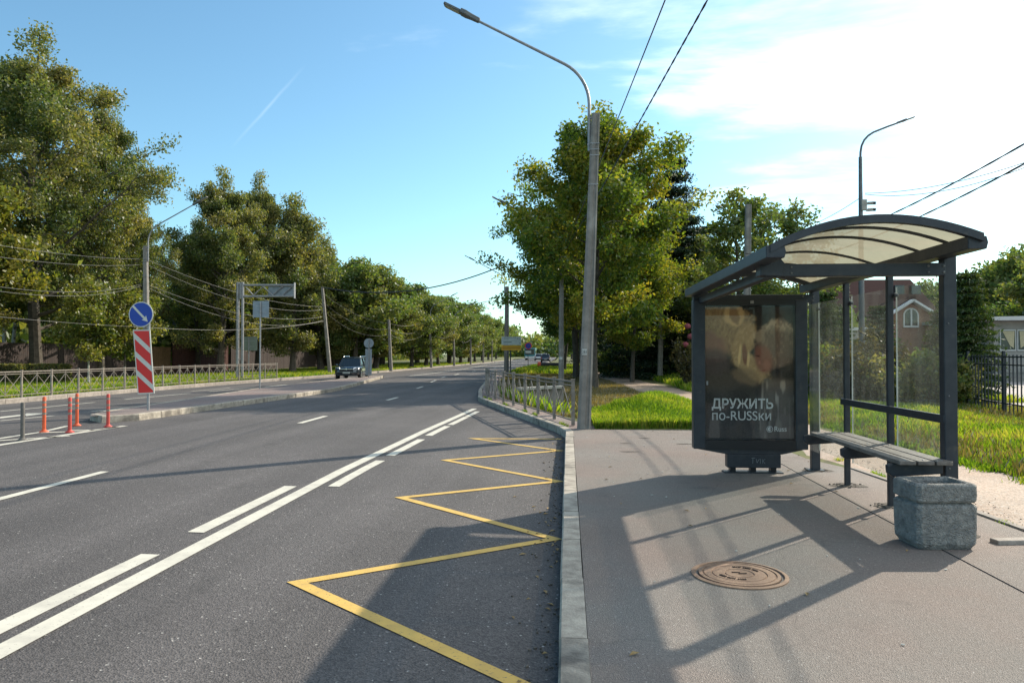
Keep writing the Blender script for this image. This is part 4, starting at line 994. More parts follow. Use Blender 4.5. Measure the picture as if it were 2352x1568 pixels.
# red fields between grey-white diagonal bands
def tq(s, t): return (.06 + s * .88, .018 + t * .964)
sl = .245
def red_band(l0, l1):
    pts_ = []
    for s, t in ((0, l0), (1, l0 + sl), (1, l1 + sl), (0, l1)): pts_.append((s, t))
    # clip to 0..1
    def clip(poly, f, inside):
        outp = []
        for i in range(len(poly)):
            a, b = poly[i], poly[(i + 1) % len(poly)]; fa, fb = f(a), f(b)
            if fa >= 0: outp.append(a)
            if fa * fb < 0: k = fa / (fa - fb); outp.append((a[0] + (b[0] - a[0]) * k, a[1] + (b[1] - a[1]) * k))
        return outp
    pts_ = clip(pts_, lambda p: p[1], 0); pts_ = clip(pts_, lambda p: 1 - p[1], 0)
    if len(pts_) > 2: slab([tq(*p) for p in pts_], -.003, -.0005, 'red_stripe', 'red')
for a, b in ((-.245, .03), (.13, .325), (.425, .625), (.725, 1.0)): red_band(a, b)
for t in (.2, .8): MB().box((sp.x, ys_ + .03, q[0].z + (q[3].z - q[0].z) * t), (.1, .05, .03)).build('clamp', 'galv', hp, world=True)
# plain signs seen from behind
def back_sign(px, py, top, poly_px, label, material, dzb=.143, y=None, lat=None, name='road_sign', round_=None, group=None):
    b = at(px, py, dzb) if y is None else gy(px, py, y); yy_ = b.y
    if y is not None: b.z = .14
    t = thing(name, label, 'road sign', tuple(b), group=group)
    tz = gy(px, top, yy_).z
    MB().tube([(b.x, yy_, b.z), (b.x, yy_, tz)], .032, 10).build('post', 'galv', t, world=True, smooth=True)
    for kk, pl_ in enumerate(poly_px):
        if pl_[0] == 'r':
            _, x0, y0, x1, y1 = pl_; a = gy(x0, y1, yy_ + .05); c_ = gy(x1, y0, yy_ + .05); MB().box(((a.x + c_.x) / 2, yy_ + .045, (a.z + c_.z) / 2), (c_.x - a.x, .012, c_.z - a.z)).build('board', material, t, world=True, bevel=.003)
            for f in (.3, .7): MB().box((b.x, yy_ + .034, a.z + (c_.z - a.z) * f), ((c_.x - a.x) * .7, .014, .02)).build('clamp', 'galv', t, world=True)
        else:
            _, cx_, cy_, r_ = pl_; c_ = gy(cx_, cy_, yy_ + .045); disc((c_.x, yy_ + .045, c_.z), gy(cx_ + r_, cy_, yy_ + .045).x - c_.x, -.005, .005).build('board', material, t, world=True)
    return t
back_sign(597, 892.5, 693, [('r', 581, 691, 618, 729)], 'grey back of a square sign on a thin post in the island', 'signback')
back_sign(847, 866, 777, [('c', 847, 788, 11), ('r', 839, 801, 854, 861)], 'grey backs of a round sign and tall panel at the island tip', 'signback')
back_sign(571, 862, 775, [('r', 557, 773, 591, 805)], 'greenish back of a sign board standing behind the left railing', 'signback2', y=46)
# overhead gantry arm on the left verge
gyy = 43.5; gp = gy(545, 874, gyy); zt = gy(545, 648, gyy).z
ga = thing('sign_gantry', 'galvanised cantilever gantry with the back of an overhead sign', 'sign gantry', (gp.x, gyy, .14))
for dx_ in (0, .30): MB().tube([(gp.x + dx_, gyy, .14), (gp.x + dx_, gyy, zt)], [.10 if dx_ == 0 else .085] * 2, 12).build('post', 'galv', ga, world=True, smooth=True)
for k in range(8): z = .7 + k * .62; MB().beam((gp.x + .05, gyy, z), (gp.x + .26, gyy, z), .03, .04).build('tie_bar', 'galv', ga, world=True)
a1, a2 = gy(560, 655, gyy), gy(676, 655, gyy); a3, a4 = gy(560, 681, gyy), gy(676, 680, gyy)
MB().tube([a1, a2], .07, 10).build('chord', 'galv', ga, world=True, smooth=True); MB().tube([a3, a4], .07, 10).build('chord', 'galv', ga, world=True, smooth=True)
for x0, y0, x1, y1 in ((565, 660, 582, 678), (582, 678, 604, 658), (604, 658, 626, 678), (626, 678, 648, 658), (648, 678, 672, 657)): MB().tube([gy(x0, y0, gyy), gy(x1, y1, gyy)], .035, 8).build('brace', 'galv', ga, world=True)
MB().box(tuple(gy(676.5, 667, gyy)), (.05, .2, .95)).build('end_plate', 'galv', ga, world=True); MB().box(tuple(gy(554, 667, gyy)), (.12, .26, 1.0)).build('end_plate', 'galv', ga, world=True)
p1, p2 = gy(617, 678, gyy + .15), gy(674, 657, gyy + .15); MB().box(((p1.x + p2.x) / 2, gyy + .12, (p1.z + p2.z) / 2), (p2.x - p1.x, .03, p2.z - p1.z)).build('sign_board', 'signback', ga, world=True)
# direction board on the right kerb
yb_ = 51.5; l_, r_ = gy(1152, 773, yb_), gy(1197, 773, yb_); zT, zM, zB = l_.z, gy(1170, 792, yb_).z, gy(1170, 804.5, yb_).z
dbd = thing('direction_board', 'white and yellow direction board on twin dark posts by the right kerb', 'direction board', ((l_.x + r_.x) / 2, yb_, .14))
for px in (1167, 1172.5): x = gy(px, 850, yb_ + .08).x; MB().box((x, yb_ + .08, (zT + .14) / 2), (.08, .08, zT - .14)).build('post', 'frame', dbd, world=True)
cx_ = (l_.x + r_.x) / 2; wdt = r_.x - l_.x
bw = MB().box((cx_, yb_, (zT + zM) / 2), (wdt, .04, zT - zM)).build('white_board', 'boardwhite', dbd, world=True); by_ = MB().box((cx_, yb_, (zM + zB) / 2 - .01), (wdt, .04, zM - zB - .03)).build('yellow_board', 'boardyel', dbd, world=True)
def bars(parent, rows, material):
    mb = MB(); random.seed(len(rows))
    for (x0, x1, z, h) in rows:
        x = x0
        while x < x1:
            w = random.uniform(.012, .022) * wdt; xx = l_.x + x * wdt; mb.box((xx + w / 2, yb_ - .022, zB + z * (zT - zB)), (w * .8, .004, h)); x += (w / wdt) * 1.25
    mb.build('small_print', material, parent, world=True)
bars(bw, [(.11, .74, .93, .035), (.11, .36, .82, .03), (.10, .33, .50, .03), (.04, .07, .88, .06), (.80, .84, .85, .07), (.88, .92, .85, .07), (.92, .96, .53, .07)], 'ink'); bars(bw, [(.10, .52, .61, .06), (.02, .98, .70, .008)], 'inkgreen')
bars(by_, [(.08, .9, .30, .02), (.06, .96, .19, .05), (.08, .45, .10, .02)], 'inkbrown')
# no-stopping sign on a thin post
ns = gz(1213, 846, .14); yn = ns.y
nn_ = thing('road_sign', 'small purple red round no stopping sign on a thin dark post', 'road sign', tuple(ns))
MB().tube([(ns.x, yn, .14), (ns.x, yn, gy(1213, 789, yn).z)], .03, 8).build('post', 'frame', nn_, world=True)
cN = gy(1213.5, 794, yn); rN = .36
disc((cN.x, yn - .04, cN.z), rN, -.005, .005, 28).build('red_rim', 'red', nn_, world=True); disc((cN.x, yn - .047, cN.z), rN * .78, -.003, 0, 28).build('blue_face', 'blue', nn_, world=True)
for s_ in (-1, 1): MB().beam((cN.x - .2, yn - .053, cN.z - .2 * s_), (cN.x + .2, yn - .053, cN.z + .2 * s_), .004, .06, up=(0, 1, 0)).build('cross_stroke', 'red', nn_, world=True)
MB().box((cN.x, yn - .04, cN.z - .62), (.6, .01, .28)).build('plate', 'signwhite', nn_, world=True)

# ---- flexible delineator posts on the painted triangle
def delineator(px, by, ty, label, body, bands_, first=None):
    b = at(px, by, .008); h = gy(px, ty, b.y).z - b.z
    t = thing('lane_post', label, 'lane post', tuple(b), group=None)
    MB().lathe([(.085, 0), (.08, .010), (.046, .03), (.036, .05)], n=16).build('foot', body, t, smooth=True)
    MB().lathe([(.033, .05), (.033, h - .02), (.026, h - .004), (.0, h)], n=14, closed=False).build('tube', body, t, smooth=True)
    for f in bands_: MB().lathe([(.0345, h * f - .022), (.0345, h * f + .022)], n=14, closed=False).build('band', 'band', t, smooth=True)
    return t
delineator(51.5, 1010.5, 923.5, 'dirty grey lane post, leftmost of the five', 'greypost', [])
delineator(101, 991.5, 910.5, 'bright orange lane post next to the grey one', 'orange', (.84, .70, .52))
delineator(160, 992.5, 912, 'dull red lane post in the middle of the painted triangle', 'redplast', (.85, .70, .54))
delineator(176.5, 977, 903, 'orange lane post standing farther back behind the dull red one', 'orange', (.86, .70, .55))
delineator(248, 979.5, 904, 'faded red lane post in front of the island nose', 'redplast', (.85, .66, .50))

# ================================================================== WIRES
def cable(p, q, sag, r, label, material='cable', twist=0, cat='cable', name='overhead_cable', n=26):
    p = Vector(p); q = Vector(q); pts = []
    for i in range(n + 1):
        t = i / n; c = p.lerp(q, t); c.z -= sag * 4 * t * (1 - t); pts.append(c)
    mb = MB()
    if twist:
        m_ = int((q - p).length * 6); d = (q - p).normalized(); a = d.cross(Vector((0, 0, 1))).normalized(); b = Vector((0, 0, 1))
        for ph in (0, PI):
            pp_ = []
            for i in range(m_ + 1):
                t = i / m_; c = p.lerp(q, t); c.z -= sag * 4 * t * (1 - t); w = t * (q - p).length * 2 * PI / (twist * 1.6) + ph; pp_.append(c + a * math.cos(w) * r * .42 + b * math.sin(w) * r * .42)
            mb.tube(pp_, r * .62, 5)
    else: mb.tube(pts, r, 5)
    o = mb.build(name, material, smooth=True); return tag(o, label, cat)
# right side, running over the camera
cable((b1.x + .1, b1.y, 6.1), (2.75, 1.0, 6.75), .12, .016, 'thick twisted black cable climbing to the top edge beside the big lamp post', twist=.45)
cable((b1.x + .15, b1.y, 6.3), (2.0, 1.0, 6.85), .10, .011, 'thin black cable left of the thick twisted one')
cable((5.75, 24.5, 4.9), (5.6, 2.0, 5.2), .95, .013, 'upper thick twisted cable above the shelter roof at the right edge', twist=.7)
cable((5.7, 24.5, 4.5), (5.6, 2.0, 4.95), .90, .013, 'lower thick twisted cable above the shelter roof at the right edge', twist=.7)
pz_ = gy(1987, 444, yl); q1 = gx(2352, 358, pz_.x + 5); cable(pz_, gy(2420, 350, 22), .28, .012, 'upper thin wire running right from the slim metal lamp post'); cable(pz_ - Vector((0, 0, .04)), gy(2420, 358, 22), .42, .012, 'lower thin wire running right from the slim metal lamp post')
cable(gy(1975, 455, yl), gy(1880, 510, 36), .05, .012, 'thin wire dropping left from the slim metal lamp post')
# across the road
cable(gy(1163, 606, b2.y), gy(741, 660, left_poles[1][0].y), 1.1, .045, 'dark cable sagging across the road between the two tree lines')
cable(gy(1130, 690, 80), gy(1010, 703, 82), .15, .03, 'thin far cable crossing the sky gap')
# left side spans
LB, LT = left_poles[0]
def lw(x0, y0, x1, y1, sag, label, yA=19.5, yB=34.4, r=.0065):
    cable(gy(x0, y0, yA), gy(x1, y1, yB), sag, r, label, 'wire', name='overhead_wire', cat='wire')
lw(-60, 554, 322, 595, .12, 'top pale wire left of the lamp behind the blue sign'); lw(-60, 582, 322, 608, .16, 'second pale wire from the top left of the lamp')
lw(-60, 650, 326, 652, .32, 'third pale wire left of the lamp, sagging in the middle'); lw(-60, 660, 326, 656, .36, 'fourth pale wire left of the lamp, just below the third'); lw(-60, 722, 334, 751, .05, 'lowest pale wire left of the lamp behind the blue sign')
yP = left_poles[1][0].y
def rw(x0, y0, x1, y1, sag, label): cable(gy(x0, y0, 34.6), gy(x1, y1, yP), sag, .010, label, 'wire', name='overhead_wire', cat='wire')
rw(342, 598, 742, 704, .55, 'top pale wire between the first lamp and the leaning pole'); rw(342, 610, 742, 711, .8, 'second pale wire between the first lamp and the leaning pole')
rw(342, 655, 743, 727, .75, 'third pale wire between the first lamp and the leaning pole'); rw(342, 662, 744, 735, 1.0, 'fourth pale wire between the first lamp and the leaning pole'); rw(340, 752, 746, 737, .35, 'lowest pale wire passing behind the sign gantry')
for k, (f, s) in enumerate(((.93, .5), (.82, .7), (.72, .8))):
    for j in range(1, 6):
        (ba, ta), (bb, tb) = left_poles[j], left_poles[j + 1]
        o = cable(ba.lerp(ta, f), bb.lerp(tb, f), s, .011, ['top', 'middle', 'bottom'][k] + ' pale wire between ' + ['the leaning pole and the wooden pole', 'the wooden pole and the fourth pole', 'the fourth and fifth far left poles', 'the fifth and sixth far left poles', 'the sixth and seventh far left poles'][j - 1], 'wire', name='overhead_wire', cat='wire', n=12)

# ================================================================== TREES
def leaf_cloud(centers, ctint, n, sig, size, rng, elong=.55, flat=0.0, droop=0.0):
    k = rng.integers(0, len(centers), n)
    c = centers[k] + np.clip(rng.normal(0, 1, (n, 3)), -1.7, 1.7) * sig * np.array([1, 1, .8])
    nrm = rng.normal(0, 1, (n, 3)); nrm[:, 2] += flat; nrm /= np.linalg.norm(nrm, axis=1)[:, None]
    a = np.cross(nrm, rng.normal(0, 1, (n, 3))); a /= np.linalg.norm(a, axis=1)[:, None] + 1e-9
    if droop:
        a[:, 2] -= droop; a /= np.linalg.norm(a, axis=1)[:, None]; nrm = nrm - a * np.sum(nrm * a, 1)[:, None]; nrm /= np.linalg.norm(nrm, axis=1)[:, None] + 1e-9
    b = np.cross(nrm, a); s = (size * rng.uniform(.6, 1.3, n))[:, None]
    v = np.stack([c - a * s, c - b * s * elong + nrm * s * .12, c + a * s, c + b * s * elong + nrm * s * .12], 1).reshape(-1, 3)
    t = np.clip(ctint[k] * .75 + rng.uniform(-.05, .42, n), 0, 1)
    return v, t
def make_tree(name, label, seed, h, cr, base_f=.2, nl=16, leaves=25000, leaf=.11, material='leaf_l', r0=None, sig=.34, twigs=7, top_pow=.6, low_pow=.45, stems=1, bark='bark', tintb=.5, rot=0, loc=(0, 0, 0), group=None, droop=.3, lean=(0, 0), sparse=1.0, up=.55, cat='tree', even=False, gap=0.0):
    rng = np.random.default_rng(seed); rnd = random.Random(seed)
    t = thing(name, label, cat, loc, rot, group)
    mb = MB(); r0 = r0 or h * .017; cents = []; ct = []
    def trunkpt(f, ph=0, spread=0):
        return Vector((lean[0] * f + .012 * h * math.sin(f * 5 + seed) + spread * f * math.cos(ph), lean[1] * f + .012 * h * math.cos(f * 4 + seed * 2) + spread * f * math.sin(ph), f * h * .93))
    stem_list = [(0, 0)] if stems == 1 else [(2 * PI * i / stems + seed, cr * .30) for i in range(stems)]
    for ph, spd in stem_list:
        pts = [trunkpt(f, ph, spd) for f in np.linspace(-.01, 1, 12)]
        mb.tube(pts, [r0 / stems ** .4 * (1.25 if i == 0 else 1) * max(.07, (1 - i / 11.3) ** .85) for i in range(12)], 8)
    phase = rnd.uniform(0, 6)
    for i in range(nl):
        f = base_f + (.97 - base_f) * ((i + .5) / nl) ** .92
        s = (f - base_f) / (1 - base_f); env = cr * ((s + .10) ** low_pow) * ((1.02 - s) ** top_pow) * 1.42
        ph, spd = stem_list[i % len(stem_list)]
        az_ = phase + i * 2.39996 + rnd.uniform(-.35, .35); ln_ = env * (rnd.choice((.55, .8, .95, 1.05, 1.25)) if not even else rnd.choice((.62, .82, .98, 1.16))) * rnd.uniform(.88, 1.1)
        if s > .93: ln_ = max(ln_, cr * .12)
        st = trunkpt(f * .9, ph, spd); dv = Vector((math.cos(az_), math.sin(az_), 0)); rise = ln_ * (up + rnd.uniform(-.18, .25)) * (1 if s > .15 else .5)
        lp_ = []
        for q in np.linspace(0, 1, 6): lp_.append(st + dv * ln_ * q + Vector((0, 0, rise * q ** 1.25 - (ln_ * .12 * q * q))) + Vector((rnd.uniform(-.06, .06), rnd.uniform(-.06, .06), 0)) * ln_ * q)
        rr_ = r0 * .42 * (1 - f * .6)
        mb.tube(lp_, [rr_ * (1 - .85 * q) for q in np.linspace(0, 1, 6)], 5, caps=False)
        lt = rnd.uniform(.0, 1)
        for j in range(twigs):
            q = .28 + .72 * (j + rnd.random()) / twigs; k = min(4, int(q * 5)); p0 = lp_[k].lerp(lp_[k + 1], q * 5 - k)
            a2 = az_ + rnd.uniform(-1.25, 1.25); tl = ln_ * rnd.uniform(.18, .42); d2 = Vector((math.cos(a2), math.sin(a2), rnd.uniform(-.35, .75)))
            tp_ = [p0, p0 + d2 * tl * .5, p0 + d2 * tl + Vector((0, 0, -tl * .12))]
            mb.tube(tp_, [rr_ * .3, rr_ * .2, .004], 4, caps=False)
            if rnd.random() < gap: continue
            for w in (.35, .62, .85, 1.05):
                if rnd.random() < sparse:
                    cents.append(tuple(p0 + d2 * tl * w)); ct.append(np.clip(tintb + (lt - .5) * .5 + rnd.uniform(-.3, .3), 0, 1))
        if rnd.random() < .9: cents.append(tuple(lp_[-1])); ct.append(np.clip(tintb + (lt - .5) * .5, 0, 1))
    for ph, spd in stem_list:
        for k in range(34):
            f = 1 - .26 * rnd.random() ** 1.3; p = trunkpt(f, ph, spd); w_ = cr * .05 + cr * .42 * (1 - f)
            cents.append((p.x + rnd.gauss(0, w_), p.y + rnd.gauss(0, w_), p.z + rnd.uniform(0, .02) * h)); ct.append(np.clip(tintb + rnd.uniform(-.2, .3), 0, 1))
    mb.build('trunk', bark, t, smooth=True)
    cents = np.array(cents); ct = np.array(ct)
    v, tt = leaf_cloud(cents, ct, leaves, sig, leaf, rng, droop=droop)
    npmesh('crown', v, None, 4, material, tt, t)
    return t
def place_copy(src, loc, rot, label, sc=(1, 1, 1)):
    c = copy_tree(src); c.location = loc; c.rotation_euler = (0, 0, rot); c.scale = sc; c['label'] = label; return c
GL = 'trees behind the left verge'
tb = lambda px, y, z=.13: Vector((gy(px, 850, y).x, y, z))
T1 = make_tree('linden_tree', 'tallest tree at the far left, reaching almost to the top edge', 21, 20.6, 6.6, .15, 46, 86000, .093, 'leaf_l', .34, .31, 10, gap=.2, loc=tb(75, 38.5), rot=.4, group=GL, tintb=.36, top_pow=.85, up=.85)
T1b = place_copy(T1, tb(232, 44), 2.6, 'tall tree right of the tallest left one, its crown reaching over the street lamp', (.66, .66, .93))
place_copy(T1, tb(-165, 33), 4.1, 'tree cut off by the left edge, its trunk out of view', (.8, .8, .74))
T2 = make_tree('linden_tree', 'broad brownish green tree behind the overhead gantry', 5, 15.6, 5.0, .11, 40, 70000, .098, 'leaf_l', .33, .29, 10, gap=.22, loc=tb(512, 54), rot=0, group=GL, tintb=.44, top_pow=.75, up=.9)
place_copy(T1, tb(318, 48), 1.2, 'tree whose branches end above the first left street lamp', (.42, .42, .62))
place_copy(T2, tb(452, 58), 2.2, 'shadier tree directly right of the first left street lamp', (.62, .62, .84))
T2.scale = (.86, .86, 1.04)
place_copy(T2, tb(592, 60), 4.4, 'tree between the gantry post and the leaning pole, with spiky top', (.72, .72, 1.12))
T3 = make_tree('linden_tree', 'tree with airy pointed top just left of the leaning pole', 12, 14.6, 4.3, .11, 30, 44000, .115, 'leaf_l', .28, .40, 8, loc=tb(675, 60), rot=1, group=GL, tintb=.4, top_pow=.95, up=.95)
T3.scale = (.9, .9, 1.05)
place_copy(T3, tb(735, 66), 3.3, 'tree right behind the leaning pole, sloping down to the right', (1.0, 1.0, .88))
T4 = make_tree('linden_tree', 'greener tree above the approaching black car', 31, 10.4, 4.3, .20, 26, 30000, .15, 'leaf_g', .24, .42, 7, loc=tb(800, 68), rot=2, group=GL, tintb=.5)
names4 = ['rounded tree just right of the black car', 'tree left of the wooden pole with brownish top', 'tree right of the wooden pole, leaning trunk', 'darker green tree left of the fourth pole', 'tree between the fourth and fifth left poles', 'tree right of the fifth left pole', 'dense tree left of the sixth thin pole', 'small tree right of the sixth thin pole', 'tree left of the seventh far pole', 'far tree before the last left pole', 'far tree beyond the last left pole', 'distant tree on the left verge touching the sky gap', 'most distant tree one can tell apart on the left verge']
xs4 = [(848, 67, 1.02), (893, 71, .98), (925, 74, .92), (972, 80, .82), (1003, 88, .84), (1028, 96, .86), (1052, 104, .88), (1074, 114, .88), (1092, 124, .90), (1106, 138, .92), (1120, 155, .95), (1134, 178, 1.0), (1150, 210, 1.05)]
random.seed(4)
for (px, y, s), nm in zip(xs4, names4):
    place_copy(T4 if px not in (893, 1003, 1074) else T3, tb(px, y) + Vector((-1.2, 0, 0)), random.uniform(0, 6), nm, (s * 1.1, s * 1.1, s if px not in (893, 1003, 1074) else s * .74))
# second row that closes the background on the left
bk = [(-60, 62, 1.2, 'broad tree in the back row behind the tan fence boards'), (180, 66, 1.1, 'back row tree behind the two saplings'), (372, 92, .62, 'back row tree behind the white chimney'), (520, 78, 1.0, 'back row tree seen between the gantry posts'), (640, 84, .95, 'back row tree left of the square sign back'), (760, 90, .95, 'back row tree above the black car roof'), (880, 98, .9, 'back row tree filling the gap near the wooden pole'), (960, 112, .95, 'back row tree filling the gap near the fourth pole'), (1030, 130, 1.0, 'back row tree filling the gap near the fifth pole')]
for px, y, s, nm in bk: place_copy(T4, tb(px, y), random.uniform(0, 6), nm, (s * 1.6, s * 1.6, s * 1.15))
# yellowish tree low at the left edge
make_tree('linden_tree', 'yellow green tree cut by the left edge, halfway up', 44, 11.5, 3.2, .35, 18, 22000, .12, 'leaf_y', .2, .36, 7, loc=tb(-48, 33.5), group=GL, tintb=.6)
# birches and saplings
for k, (px, y) in enumerate(((14, 41), (35, 42.5))):
    make_tree('birch_tree', ['leftmost of the two white birch trunks at the left edge', 'second white birch trunk at the left edge'][k], 60 + k, 9.5, 1.9, .45, 12, 5000, .10, 'leaf_g', .13, .34, 5, loc=tb(px, y), bark='birch', cat='tree', group='birches at the left edge')
for k, (px, y) in enumerate(((202, 36), (287, 38))):
    make_tree('sapling', ['young tree with pale forked stem behind the railing', 'young tree with dark thin stem just left of the striped panel'][k], 70 + k, 5.4, 1.5, .30, 14, 9000, .09, 'leaf_y', .055, .26, 6, loc=tb(px, y), bark='birch' if k == 0 else 'bark', cat='young tree', tintb=.45, group='saplings behind the left railing')
# drooping bare-ish branch by the lamp
make_tree('birch_tree', 'thin brownish tree behind the first left street lamp', 81, 11.5, 2.2, .3, 16, 6500, .10, 'shrub', .12, .34, 6, loc=tb(312, 52), bark='bark', group=None, sparse=.7)

# right side: the big maple group
def rb(px, y, z=.12): return Vector((gy(px, 850, y).x, y, z))
RA = make_tree('maple_tree', 'large yellow green maple right behind the main concrete lamp post', 101, 13.1, 4.0, .22, 40, 60000, .092, 'leaf_m', .17, .28, 10, loc=rb(1371, 33), rot=2.6, gap=.24, group='maples by the path', even=True, tintb=.42, top_pow=.62, low_pow=.42, up=.85, droop=.15)
RB = make_tree('maple_tree', 'darker maple left of the main lamp post, overhanging the road', 102, 12.2, 4.3, .30, 38, 54000, .10, 'leaf_m', .26, .27, 10, gap=.22, loc=rb(1318, 45.5), group='maples by the path', even=True, tintb=.26, top_pow=.5, low_pow=.3, stems=2, droop=.15)
place_copy(RB, rb(1340, 41), 2.5, 'dark three-stemmed maple in the middle of the group', (.72, .72, .86))
place_copy(RB, rb(1300, 60), 4.0, 'farthest maple of the group, over the far grass', (.62, .62, .78))
place_copy(RA, rb(1455, 39.5), 1.7, 'golden maple at the right of the group with low hanging branches', (.70, .70, .70))
# conifers
def conifer(name, label, seed, h, r, loc, leaves=22000, material='needle', leaf=.16, rot=0, group=None, z0=.05, tiers=20, taperp=.85, thin=.16, cat='tree'):
    rng = np.random.default_rng(seed); rnd = random.Random(seed); t = thing(name, label, cat, loc, rot, group); mb = MB()
    mb.tube([(0, 0, -.1), (0, 0, h * .5), (0, 0, h)], [h * .013 + .03, h * .008 + .02, .015], 7); cents = []; ct = []
    for i in range(tiers):
        f = z0 + (1 - z0) * (i / tiers) ** .95; R_ = r * (1 - f) ** taperp + .12; n = 7 if f < .8 else 5
        for k in range(n):
            a = k * 2 * PI / n + i * .9 + rnd.uniform(-.25, .25); L_ = R_ * rnd.uniform(.7, 1.12); d = Vector((math.cos(a), math.sin(a), 0)); zz0 = f * h
            for q in np.linspace(.15, 1, 6):
                p = d * L_ * q; z = zz0 - L_ * .30 * q + L_ * .16 * q * q; cents.append((p.x, p.y, z)); ct.append(rnd.random() * .8)
            mb.tube([(0, 0, zz0), tuple(d * L_ * .6 + Vector((0, 0, zz0 - L_ * .14))), tuple(d * L_ + Vector((0, 0, zz0 - L_ * .14)))], [.035, .022, .006], 4, caps=False)
    mb.build('trunk', 'bark', t, smooth=True)
    v, tt = leaf_cloud(np.array(cents), np.array(ct), leaves, np.array([r * thin, r * thin, h / tiers * .20]), leaf, rng, elong=.3, droop=.5)
    npmesh('crown', v, None, 4, material, tt, t); return t
S1 = conifer('spruce_tree', 'tall dark spruce, its layered tip showing right of the maples', 201, 15.2, 4.6, rb(1545, 50), 26000, leaf=.15, tiers=15, thin=.10, group='spruces beyond the path')
for px, y, s, sz, nm in ((1450, 56, .9, .72, 'dark spruce behind the maples, left of the pale pole'), (1492, 47, .8, .62, 'dense dark spruce directly left of the pale pole'), (1572, 45, .9, .66, 'dark spruce between the pale pole and the poster display'), (1625, 52, 1.0, .70, 'spruce hidden mostly behind the poster display'), (1418, 70, 1.0, .62, 'farthest dark spruce at the end of the path')):
    place_copy(S1, rb(px, y, .2), px * .1, nm, (s, s, sz))
GR = make_tree('ash_tree', 'loose airy green tree above the left end of the shelter roof', 301, 9.9, 2.7, .22, 26, 11000, .10, 'leaf_g', .16, .22, 8, loc=rb(1692, 36), tintb=.6, up=.9, droop=.1, gap=.35, group='trees beyond the shelter')
place_copy(GR, rb(1612, 44), 2.2, 'green tree between the spruce tip and the airy tree', (1.0, 1.0, .90))
place_copy(GR, rb(1760, 40), 4.5, 'half hidden green tree under the shelter roof edge', (.9, .9, .62))
make_tree('ash_tree', 'sparse tree with bare twigs over the middle of the shelter roof', 302, 9.7, 2.9, .3, 18, 4200, .11, 'leaf_g', .13, .22, 8, loc=rb(1838, 38), tintb=.5, up=.9, gap=.5, sparse=.7, group='trees beyond the shelter')
# far right trees
FR = make_tree('ash_tree', 'large far tree above the pavilion at the right edge', 303, 10.8, 5.2, .12, 24, 24000, .20, 'leaf_g', .25, .5, 7, loc=rb(2345, 66), tintb=.45, group='trees beyond the shelter')
place_copy(FR, rb(2250, 74), 2.0, 'far tree right of the shelter corner post, lower than its neighbour', (.9, .9, .78)); place_copy(FR, rb(2120, 78), 1.0, 'far tree rising behind the red roof', (.85, .85, .84))
place_copy(FR, rb(1990, 90), 3.0, 'distant tree left of the red roof seen through the glass', (.8, .8, .86)); place_copy(FR, rb(1900, 82), 5.0, 'distant tree in the first glass bay', (.7, .7, .66)); place_copy(FR, rb(2450, 52), 4.0, 'tree beyond the right edge whose crown just enters', (.8, .8, .8))
# thujas, bushes and shrubs
TH = conifer('thuja_bush', 'upright dark green conifer bush beside the shelter corner post', 401, 4.1, 1.05, rb(2222, 23.4, .13), 20000, 'thuja', .075, z0=.06, tiers=18, taperp=.8, thin=.15, cat='conifer bush', group='conifer bushes behind the iron fence')
for px, y, s, sz, nm in ((1900, 28, .85, .95, 'conifer bush just right of the left shelter post'), (1932, 31, .8, .86, 'conifer bush in the first glass bay, near its right edge'), (2162, 26, .7, .75, 'conifer bush in front of the brick gable'), (2020, 33, 1.0, .9, 'olive conifer bush in the middle glass bay'), (2180, 29, .9, .95, 'conifer bush behind the corner post')):
    place_copy(TH, rb(px, y, .13), px, nm, (s, s, sz))
def bush(name, label, seed, loc, r, h, leaves, material, leaf=.07, cat='bush', group=None):
    rng = np.random.default_rng(seed); t = thing(name, label, cat, loc, 0, group); rnd = random.Random(seed); cents = []; mb = MB()
    for k in range(34):
        a = rnd.uniform(0, 2 * PI); q = rnd.random() ** .5; tip = Vector((r * q * math.cos(a), r * q * math.sin(a), h * rnd.uniform(.35, 1) * (1 - .35 * q * q)))
        mb.tube([(tip.x * .15, tip.y * .15, -.05), tuple(tip * .5 + Vector((0, 0, .08))), tuple(tip)], [.014, .009, .003], 4, caps=False)
        for w in (.35, .55, .75, .95, 1.05): cents.append(tuple(tip * w))
    mb.build('stems', 'bark', t); cents = np.array(cents); v, tt = leaf_cloud(cents, np.array([rnd.random() for _ in cents]), leaves, r * .13, leaf, rng)
    npmesh('foliage', v, None, 4, material, tt, t); return t
for k, (px, y, r, h, m_, lb, nlv) in enumerate(((1893, 24, 1.1, 1.8, 'leaf_g', 'low green bush near the left shelter post', 5000), (1930, 23, 1.1, 1.7, 'shrub', 'brownish bush in the first glass bay', 5000), (1980, 24.5, 1.3, 2.2, 'shrub', 'tall brown shrub in front of the cream hut', 7000), (2025, 23, 1.2, 1.6, 'leaf_l', 'olive shrub left of the third shelter post', 5000), (2075, 24, 1.2, 1.9, 'shrub', 'brown green shrub under the arched window', 6000), (2120, 23, 1.2, 1.5, 'leaf_g', 'green shrub right of the arched window', 5000), (2160, 22.5, 1.0, 1.6, 'leaf_l', 'shrub nearest to the shelter corner post', 5000))):
    bush('shrub', lb, 500 + k, rb(px, y, .13), r, h, nlv, m_, .065, group='shrubs behind the iron fence')
bush('shrub', 'leafy bush at the end of the footpath behind the maple', 520, rb(1405, 50, .13), 1.6, 2.0, 6000, 'leaf_g', .11)
rd = bush('shrub', 'shrub with pinkish red flower heads left of the poster display', 521, rb(1578, 33, .3), .75, 2.1, 1800, 'shrub', .08)
mb = MB()
